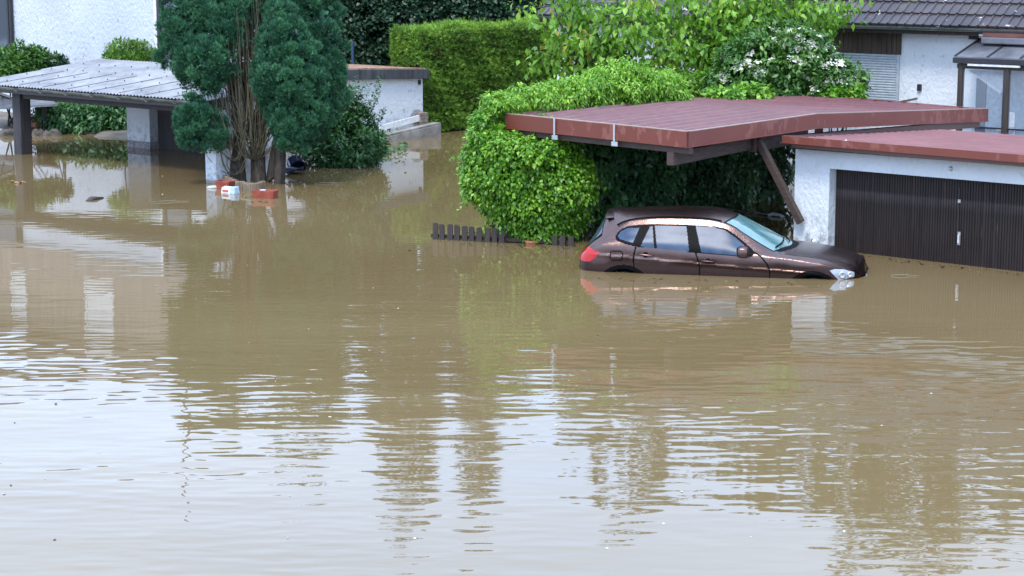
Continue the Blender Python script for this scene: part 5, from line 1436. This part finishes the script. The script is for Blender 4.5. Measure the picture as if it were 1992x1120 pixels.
    mats = {'body': 'car_paint', 'door': 'car_paint', 'window_trim': 'car_trim', 'window': 'car_glass', 'fuel_flap': 'car_paint', 'tail_light': 'tail_red', 'headlight': 'lamp_clear', 'wheel_arch': 'car_trim', 'sill_trim': 'car_trim', 'windscreen': 'screen_glass', 'cowl': 'car_trim', 'bonnet': 'car_paint', 'roof': 'car_paint', 'rear_window': 'window_dark', 'shut_line': 'car_trim', 'screen_frame': 'car_trim'}
    NXc, Kc = x.shape
    ii, jj = np.meshgrid(np.arange(NXc), np.arange(Kc), indexing='ij')
    made = {}
    # normal for slight offsets of lamps
    def part(mask, name, both, sgn=1, push=0.0, parent=car):
        quads = np.stack([ii * K + jj, (ii + 1) * K + jj, (ii + 1) * K + jj + 1, ii * K + jj + 1], -1)[mask]
        if len(quads) == 0: return None
        Vf = V.reshape(-1, 3)
        def pack(s):
            vv = Vf.copy(); vv[:, 1] *= s
            w = np.array(org)[None] + vv[:, :1] * np.array(fwd)[None] + vv[:, 1:2] * np.array(lft)[None] + vv[:, 2:] * np.array([[0, 0, 1.0]])
            q = quads if s < 0 else quads[:, ::-1]
            return w, q[:, ::-1] if False else q
        if both:
            a_, qa_ = pack(-1); b2, qb_ = pack(1); w = np.vstack([a_, b2]); q = np.vstack([qa_, qb_ + len(a_)])
        else: w, q = pack(sgn)
        uq, inv = np.unique(q, return_inverse=True)
        w = w[uq]; q = inv.reshape(q.shape)
        if both:                                        # weld the centre line
            key = np.round(w, 4); _, first, inv2 = np.unique(key, axis=0, return_index=True, return_inverse=True)
            w = w[first]; q = inv2.ravel()[q]
        o = np_mesh(name, w, q, None, M[mats[name]], parent, smooth=True)
        return o
    for i, nm in enumerate(names):
        m = lab == i
        if nm in ('body', 'sill_trim', 'windscreen', 'cowl', 'bonnet', 'roof', 'rear_window', 'shut_line', 'screen_frame'):
            made[nm] = part(m, nm, True)
        elif nm == 'fuel_flap': made[nm] = part(m, nm, False, -1)
        elif nm == 'wheel_arch':
            for s in (-1, 1):
                part(m & (x > 0), nm, False, s); part(m & (x < 0), nm, False, s)
        else:
            for s in (-1, 1):
                o = part(m, nm, False, s)
                if nm == 'door': made[('door', i, s)] = o
    # far side flap cells stay body
    made['flap2'] = part(lab == 8, 'body', False, 1)
    # end caps, floor and dark inside
    fl_ = MB()
    def cap(idx, flip):
        pts = [TW(V[idx, j, 0], -V[idx, j, 1], V[idx, j, 2]) for j in range(K)] + [TW(V[idx, j, 0], V[idx, j, 1], V[idx, j, 2]) for j in range(K - 2, -1, -1)]
        fl_.add(pts, [tuple(range(len(pts)))[::-1] if flip else tuple(range(len(pts)))])
    cap(0, True); cap(NX, False)
    fl_.build('end_panel', M['car_trim'], car)
    MB().box(TW(-2.0, -.7, .28), fwd * 4.0, lft * 1.4, Z * .38).build('underbody', M['car_trim'], car)
    # bumper skin at the rear: lower dark lip
    for s in (-1, 1):
        for xw in (wb, -wb):
            c = TW(xw, s * .66, .335)
            wmb = MB().lathe(c, lft * s, [(.0, .20), (.22, .20), (.24, .215), (.33, .21), (.335, .18), (.335, .02), (.32, 0), (0, 0)], 28).build('wheel', M['tyre'], car, smooth=True)
            MB().lathe(c, lft * s, [(0, .222), (.05, .225), (.06, .205), (.2, .205), (.225, .222), (.23, .19)], 24).build('rim', M['steel'], wmb, smooth=True)
    # small fittings on both sides
    for s in (-1, 1):
        def sp(xx, zz, out=0.0):
            col_ = np.argmin(np.abs(X - xx)); j = np.argmin(np.abs(V[col_, :NS + 1, 2] - zz)); return TW(xx, s * (V[col_, j, 1] + out), zz)
        for di, (za, zb2) in ((1, ((468, 380), (568, 390))), (2, ((872, 422), (968, 430)))):
            a_, b2 = zp(*za, .9), zp(*zb2, .9)
            hm = MB(); pts = [sp(a_[0] + (b2[0] - a_[0]) * q, a_[1] + (b2[1] - a_[1]) * q, .012 + .022 * math.sin(q * math.pi) ** .5) for q in (0, .12, .3, .5, .7, .88, 1)]
            hm.tube(pts, [.008, .014, .016, .016, .016, .014, .008], 8)
            hm.build('handle', M['car_paint'], made[('door', di, s)], smooth=True)
            cm = MB(); cc_ = sp((a_[0] + b2[0]) / 2, (a_[1] + b2[1]) / 2, .003)
            cm.lathe(cc_, lft * s, [(0, .001), (.035, .001), (.042, 0)], 14).build('handle_recess', M['car_trim'], made[('door', di, s)])
        # mirror
        for nm_, (za, zb_), rr_, mt_ in (('lamp_lens', (1792, 506), .052, 'chrome'), ('lamp_lens', (1838, 507), .040, 'chrome')):
            lx, lz = zp(za, zb_, .70); cpt = sp(lx, lz, .004); col_ = np.argmin(np.abs(X - lx)); j_ = np.argmin(np.abs(V[col_, :NS + 1, 2] - lz))
            e1 = Vector(V[min(col_ + 6, NX), j_] - V[max(col_ - 6, 0), j_]); e2 = Vector(V[col_, min(j_ + 3, NS)] - V[col_, max(j_ - 3, 0)])
            nl = e1.cross(e2).normalized(); nl = nl if nl.y > 0 else -nl
            nw = (fwd * nl.x + lft * (s * nl.y) + Z * nl.z).normalized()
            MB().lathe(cpt, nw, [(0, .004), (rr_ * .55, .003), (rr_ * .8, .007), (rr_, .004), (rr_ * 1.05, -.002)], 18).build(nm_, M[mt_], car, smooth=True)
        mx, mz = zp(1150, 366, 1.0)
        mb = MB(); prof = []
        n1, n2 = 10, 14
        def mir(u_, v_):
            th = (u_ - .5) * math.pi; ph = v_ * 2 * math.pi
            cx_, sx_ = math.cos(th), math.sin(th)
            se = lambda a: math.copysign(abs(a) ** .62, a)
            return TW(mx + .085 * se(cx_) * se(math.cos(ph)) - .01, s * (1.0 + .10 * se(sx_)), mz + .085 * se(cx_) * se(math.sin(ph)))
        mb.grid(mir, n1, n2)
        mo = mb.build('mirror', M['car_paint'], car, smooth=True)
        MB().box(TW(mx - .085, s * .915, mz - .065), fwd * -.012, lft * s * .165, Z * .13).build('mirror_glass', M['window_dark'], mo, bevel=.01)
        MB().tube([TW(mx + .02, s * .86, mz - .05), TW(mx, s * .95, mz - .055)], [.03, .025], 8).build('mirror_foot', M['car_trim'], mo)
        rl = MB(); pts = [TW(xx, s * (smooth_interp(np.array([xx]), yr)[0] + .004), smooth_interp(np.array([xx]), zr)[0] + .022) for xx in np.linspace(-1.52, .02, 18)]
        rl.tube(pts, .014, 6).build('roof_rail', M['car_trim'], car, smooth=True)
    for (y0, y1, xs) in ((-.62, .02, 0), (-.02, .58, 0)):
        z_ = lambda xx, yv: smooth_interp(np.array([xx]), zc)[0] - (smooth_interp(np.array([xx]), zc)[0] - smooth_interp(np.array([xx]), zr)[0]) * (abs(yv) / smooth_interp(np.array([xx]), yr)[0]) ** ex
        pts = []
        for q in np.linspace(0, 1, 8):
            yv = y0 + (y1 - y0) * q; xx = .76 + .245 * (1 - min(abs(yv) / .76, 1) ** 2) - .03 - .10 * q
            pts.append(TW(xx, yv, z_(xx, yv) + .02))
        MB().tube(pts, .010, 5).build('wiper', M['car_trim'], car)
    # rear spoiler lip, front kidney grille and badge free nose
    sp_ = MB(); pts_t = [(-1.69 - .07 * (1 - (yv / .66) ** 2), yv) for yv in np.linspace(-.47, .47, 17)]
    for (xa, ya), (xb, yb_) in zip(pts_t[:-1], pts_t[1:]):
        zf = lambda yv: 1.482 - .135 * (abs(yv) / .62) ** 2.3
        sp_.add([TW(xa + .12, ya, zf(ya) + .008), TW(xb + .12, yb_, zf(yb_) + .008), TW(xb, yb_, zf(yb_) - .005), TW(xa, ya, zf(ya) - .005), TW(xa + .05, ya, zf(ya) - .008 - .05 * (1 - (abs(ya) / .62) ** 3)), TW(xb + .05, yb_, zf(yb_) - .008 - .05 * (1 - (abs(yb_) / .62) ** 3))], [(0, 1, 2, 3), (3, 2, 5, 4)])
    sp_.build('spoiler', M['car_paint'], car, smooth=False)
    for s in (-1, 1):
        gm = MB()
        for q in range(6): gm.box(TW(2.11, s * .05 + s * q * .042, .50), fwd * .012, lft * s * .014, Z * .17)
        gm.box(TW(2.108, s * .04, .665), fwd * .02, lft * s * .27, Z * .012); gm.box(TW(2.108, s * .04, .49), fwd * .02, lft * s * .27, Z * .012)
        gm.build('grille', M['chrome'], car)
build_car()

# ================================================================== SMALL THINGS
# picket fence
pf0 = W(842, 465); pf1 = W(978, 472)
fdir = (pf1 - pf0).normalized(); fn = Vector((fdir.y, -fdir.x, 0))
pk = thing('picket_fence', setz(pf0, -0.66), 'low dark wooden picket fence with rounded tops sticking out of the water', 'fence')
sp_ = (pf1 - pf0).length / 9.4
ztop = onv(850, 433, pf0, fn).z
rngp = random.Random(2)
for k in range(19):
    if 10 <= k <= 15: continue                     # swallowed by the hydrangea
    c = setz(pf0, 0) + fdir * (sp_ * k); w = sp_ * .70; zt_ = ztop - .006 * k + rngp.uniform(-.008, .008); tl_ = fdir * rngp.uniform(-.012, .012)
    pts = [setz(c, -.55), setz(c + fdir * w, -.55)] + [setz(c + tl_ + fdir * (w * (.5 + .5 * math.cos(a_))), zt_ - w * .3 + w * .3 * math.sin(a_)) for a_ in [math.pi * q / 8 for q in range(9)]]
    MB().prism(pts, fn * .03).build('picket', M['dark_wood'], pk, bevel=.004)
for z in (.02, -.35):
    MB().box(setz(pf0, z) - fdir * .05 - fn * .04, fdir * (sp_ * 19), -fn * .035, Z * .06).build('rail', M['dark_wood'], pk)
c = W(1034, 474); o = MB().lathe(c - Z * .1, Z, [(.04, 0), (.08, .02), (.10, .13), (.115, .13), (.115, .16), (.095, .16), (.07, .05), (0, .05)], 16).build('flower_pot', M['terracotta_light'], loc=c, smooth=False)
tag(o, 'orange clay flower pot half under water at the foot of the hydrangea', 'flower pot')

# things round the conifer
le = thing('log_edging', setz(W(480, 370), -.66), 'curved edging of short upright half logs in front of the conifer trunks', 'edging')
path = [(438, 357), (452, 362), (464, 368), (478, 372), (492, 374), (503, 373), (512, 368)]
P_ = [W(x_, y_) for x_, y_ in path]
for k in range(17):
    u = k / 16 * (len(P_) - 1); i = min(int(u), len(P_) - 2); c = P_[i].lerp(P_[i + 1], u - i)
    h = .17 + rngp.uniform(-.015, .015)
    MB().lathe(setz(c, -.5), Z, [(.052, 0), (.052, .5 + h - .015), (.045, .5 + h), (0, .5 + h + .003)], 10).build('log', M['log_wood'], le)
def planter(px0, px1, py, label, tilt):
    a_, b_ = W(px0, py), W(px1, py + (2 if tilt > 0 else 6)); d = (b_ - a_); n = Vector((-d.y, d.x, 0)).normalized()
    t = thing('planter_box', a_, label, 'planter')
    h, w = .15, .24; d2 = d * .06 - Vector((0, 0, 0)); m = MB()
    lo = [a_ + d * .06 + n * .03, b_ - d * .06 + n * .03, b_ - d * .06 + n * (w - .03), a_ + d * .06 + n * (w - .03)]
    hi = [a_, b_, b_ + n * w, a_ + n * w]
    vs = [p - Z * .06 for p in lo] + [p + Z * h for p in hi] + [p + Z * h + (b_ + a_ + n * w - 2 * p) * .5 * .12 for p in hi] + [p + Z * .03 for p in lo]
    fs = []
    for i in range(4):
        j = (i + 1) % 4; fs += [(i, j, j + 4, i + 4), (i + 4, j + 4, j + 8, i + 8), (i + 8, j + 8, j + 12, i + 12)]
    fs += [(12, 13, 14, 15)]
    m.add(vs, fs); m.build('box', M['terracotta'], t, bevel=.006)
    MB().prism([p + Z * .055 + (b_ + a_ + n * w - 2 * p) * .07 for p in hi], Z * .03).build('soil', M['mud'], t)
    return t, a_, b_, n
planter(417, 445, 366, 'red brown planter box floating at the left end of the log edging', 1)
t, a_, b_, n = planter(489, 532, 385, 'red brown planter box floating at the right end of the log edging', 1)
o = MB().lathe(a_.lerp(b_, .4) + n * .12 + Z * .085, Z, [(0, 0), (.05, 0), (.06, .07), (.052, .07), (.045, .01), (0, .01)], 12).build('white_cup', M['white_plastic'], loc=a_.lerp(b_, .4) + n * .12 + Z * .09, smooth=False)
tag(o, 'little white pot standing in the right floating planter box', 'pot')
c = W(430, 375); d = (W(458, 378) - c); n = Vector((-d.y, d.x, 0)).normalized()
bx = thing('drink_carton', c, 'white and pale blue box floating in front of the left planter', 'box')
MB().prism([c, c + n * .14, c + n * .12 + Z * .13, c + n * .02 + Z * .11], d * .62).build('carton', M['white_plastic'], bx, bevel=.006)
MB().prism([c + d * .622 + p for p in (Vector((0, 0, 0)), n * .15, n * .13 + Z * .14, n * .01 + Z * .125)], d * .3).build('end_panel', M['paleblue_plastic'], bx, bevel=.006)
MB().prism([c + d * .1 - n * .003 + Z * .03, c + d * .5 - n * .003 + Z * .03, c + d * .5 + n * .004 + Z * .07, c + d * .1 + n * .004 + Z * .07], -n * .003).build('printed_stripe', plain('stripe_red', (.45, .08, .05), .4), bx)
c = W(403, 366)
o = MB().tube([c, c + Vector((.05, .01, .01)), c + Vector((.17, .02, .02)), c + Vector((.20, .02, .02)), c + Vector((.23, .02, .02))], [.03, .042, .042, .02, .018], 10).build('plastic_bottle', M['clear_plastic'], loc=c, smooth=True)
tag(o, 'clear plastic bottle floating left of the left planter box', 'bottle')
# bin, sheet, dish and sacks at the right of the trunks
c = at(575, 322, W(575, 330).y)
bn_ = thing('blue_bin', c, 'dark blue plastic tub lying on its side below the leafy shrub', 'tub')
ax = Vector((.35, -.85, -.35)).normalized()
MB().lathe(c - ax * .17 + Z * .02, ax, [(0, 0), (.15, 0), (.165, .05), (.18, .32), (.195, .32), (.195, .35), (.172, .35), (.16, .06), (0, .05)], 20).build('tub_body', M['blue_plastic'], bn_, smooth=False)
MB().tube([c + Z * .19 - ax * .02, c + Z * .235, c + Z * .20 + ax * .1], .012, 6).build('tub_handle', M['black_plastic'], bn_)
c = W(556, 338)
sh_ = thing('blue_sheet', c, 'folded dark blue plastic sheet floating beside the tipped blue tub', 'sheet')
rs = np.random.default_rng(9)
def shf(u, v): 
    return c + Vector(((u - .5) * .75, (v - .4) * .55, .05 + .11 * u * (1 - abs(v - .5)) + .03 * math.sin(u * 9 + v * 5)))
m = MB().grid(shf, 14, 10); m.grid(lambda u, v: shf(u, v) - Z * .02, 14, 10, flip=True); m.build('sheet', M['blue_plastic'], sh_, smooth=True)
c = W(541, 347)
o = MB().lathe(c + Z * .05, Vector((.15, -.75, .65)), [(0, -.01), (.10, 0), (.125, .012), (.13, .03), (.12, .03), (.095, .012), (0, .004)], 20).build('white_dish', M['white_plastic'], loc=c, smooth=True)
tag(o, 'round white plastic dish caught behind the right conifer trunk', 'dish')
c = W(537, 353)
m = MB(); rs = np.random.default_rng(12)
m.lathe(c - Z * .06, Z, [(.02, .16), (.10, .15), (.17, .09), (.19, .0)], 14)
m.v = [tuple(Vector(v) + Vector(rs.normal(size=3) * .014)) for v in m.v]
o = m.build('black_sack', M['black_plastic'], loc=c, smooth=True); tag(o, 'crumpled black plastic sack in the water at the conifer roots', 'sack')
mb = MB(); q = at(545, 352, W(540, 352).y)
mb.tube([at(536, 325, q.y - .1), at(541, 343, q.y - .15), at(546, 356, q.y - .2)], .014, 6)
o = mb.build('black_pipe', M['black_plastic'], loc=q); tag(o, 'thin black pipe leaning over the white dish', 'pipe')
# plank, leaf rafts and specks
c = W(185, 388)
m = MB().tube([W(169, 391) + Z * .0, W(180, 388) + Z * .04, W(200, 385) + Z * .02], [.03, .10, .03], 8)
m.v = [(v[0], v[1], v[2] * .45) for v in m.v]
o = m.build('driftwood', M['dark_wood'], loc=c, smooth=True); tag(o, 'small dark piece of driftwood floating below the corrugated carport', 'driftwood')
rng = np.random.default_rng(77); pos = []
for (xa, ya, xb, yb_, n, sp) in [(1000, 474, 1120, 480, 60, 5), (600, 330, 720, 318, 60, 5), (830, 262, 925, 240, 40, 3), (60, 268, 245, 284, 70, 5), (430, 366, 535, 392, 50, 6), (845, 468, 985, 476, 26, 4), (1640, 492, 1990, 534, 60, 4), (1140, 538, 1620, 552, 40, 4), (700, 420, 900, 520, 14, 30)]:
    for k in range(n):
        u = rng.random(); pos.append(tuple(W(xa + (xb - xa) * u, ya + (yb_ - ya) * u + rng.normal() * sp * .5 + sp * .4, .006)))
pos = np.array(pos); n = len(pos)
v, f, t_ = leaves(rng, pos, rng.normal(size=(n, 3)) * [1, 1, .03], np.array([[0, 0, 1.]] * n) + rng.normal(size=(n, 3)) * .25, rng.uniform(.02, .07, n), CARD_V, CARD_F)
o = np_mesh('leaf_litter', v, f, t_, leafmat('litter_leaf', [(0.0, (.03, .02, .012)), (.5, (.12, .08, .04)), (1.0, (.10, .13, .04))], .6, .1), loc=(0, 36, 0)); tag(o, 'brown and green leaf litter gathered along the waterline of hedges and walls', 'leaf litter', None, 'stuff')
for px, py, L, an, lab in ((772, 292, .5, .3, 'leafy twig floating beside the concrete ledge reflection'), (925, 452, .45, -.2, 'bare twig floating between the picket fence and the hydrangea'), (640, 356, .6, .1, 'bare twig floating right of the planter boxes'), (1760, 536, .4, -.1, 'bare twig floating in front of the ribbed garage door'), (330, 392, .7, .15, 'long bare twig floating left of the white pier reflection')):
    c = W(px, py, .008); d = Vector((math.cos(an), math.sin(an), 0)) * L; m = MB()
    m.tube([c - d * .5, c - d * .1 + Z * .01, c + d * .2 + Vector((0, .02, 0)), c + d * .5], [.013, .012, .010, .006], 5)
    m.tube([c - d * .05, c + d * .15 + Vector((0, L * .16, .02))], [.008, .004], 4)
    o = m.build('floating_twig', M['twig'], loc=c); tag(o, lab, 'twig', 'twigs floating on the flood')
c = W(42, 356); rng = np.random.default_rng(2)
pos = np.array(c)[None] + rng.normal(size=(9, 3)) * [.12, .12, 0] + [0, 0, .012]
v, f, t_ = leaves(rng, pos, rng.normal(size=(9, 3)) * [1, 1, .05], np.array([[0, 0, 1.]] * 9) + rng.normal(size=(9, 3)) * .25, .13, LEAF_V, LEAF_F)
o = np_mesh('leaf_raft', v, f, t_, plain('dead_leaf', (.28, .13, .05), .7), loc=c); tag(o, 'brown dead leaves floating right of the dark carport post', 'leaves', None, 'stuff')
n = 100
pos = []
for k in range(n):
    px, py = rng.uniform(0, 1980), 300 + 780 * rng.random() ** 1.7
    if 1120 < px < 1700 and py < 560 or px > 900 and py < 500 or px > 1500 and py < 560: continue
    pos.append(tuple(W(px, py, .006)))
pos = np.array(pos); n = len(pos)
v, f, t_ = leaves(rng, pos, rng.normal(size=(n, 3)) * [1, 1, .03], np.array([[0, 0, 1.]] * n) + rng.normal(size=(n, 3)) * .2, rng.uniform(.015, .04, n), CARD_V, CARD_F)
o = np_mesh('floating_debris', v, f, t_, plain('pale_debris', (.55, .52, .45), .7), loc=(0, 30, 0)); tag(o, 'tiny pale specks and petals drifting on the muddy water', 'debris', None, 'stuff')
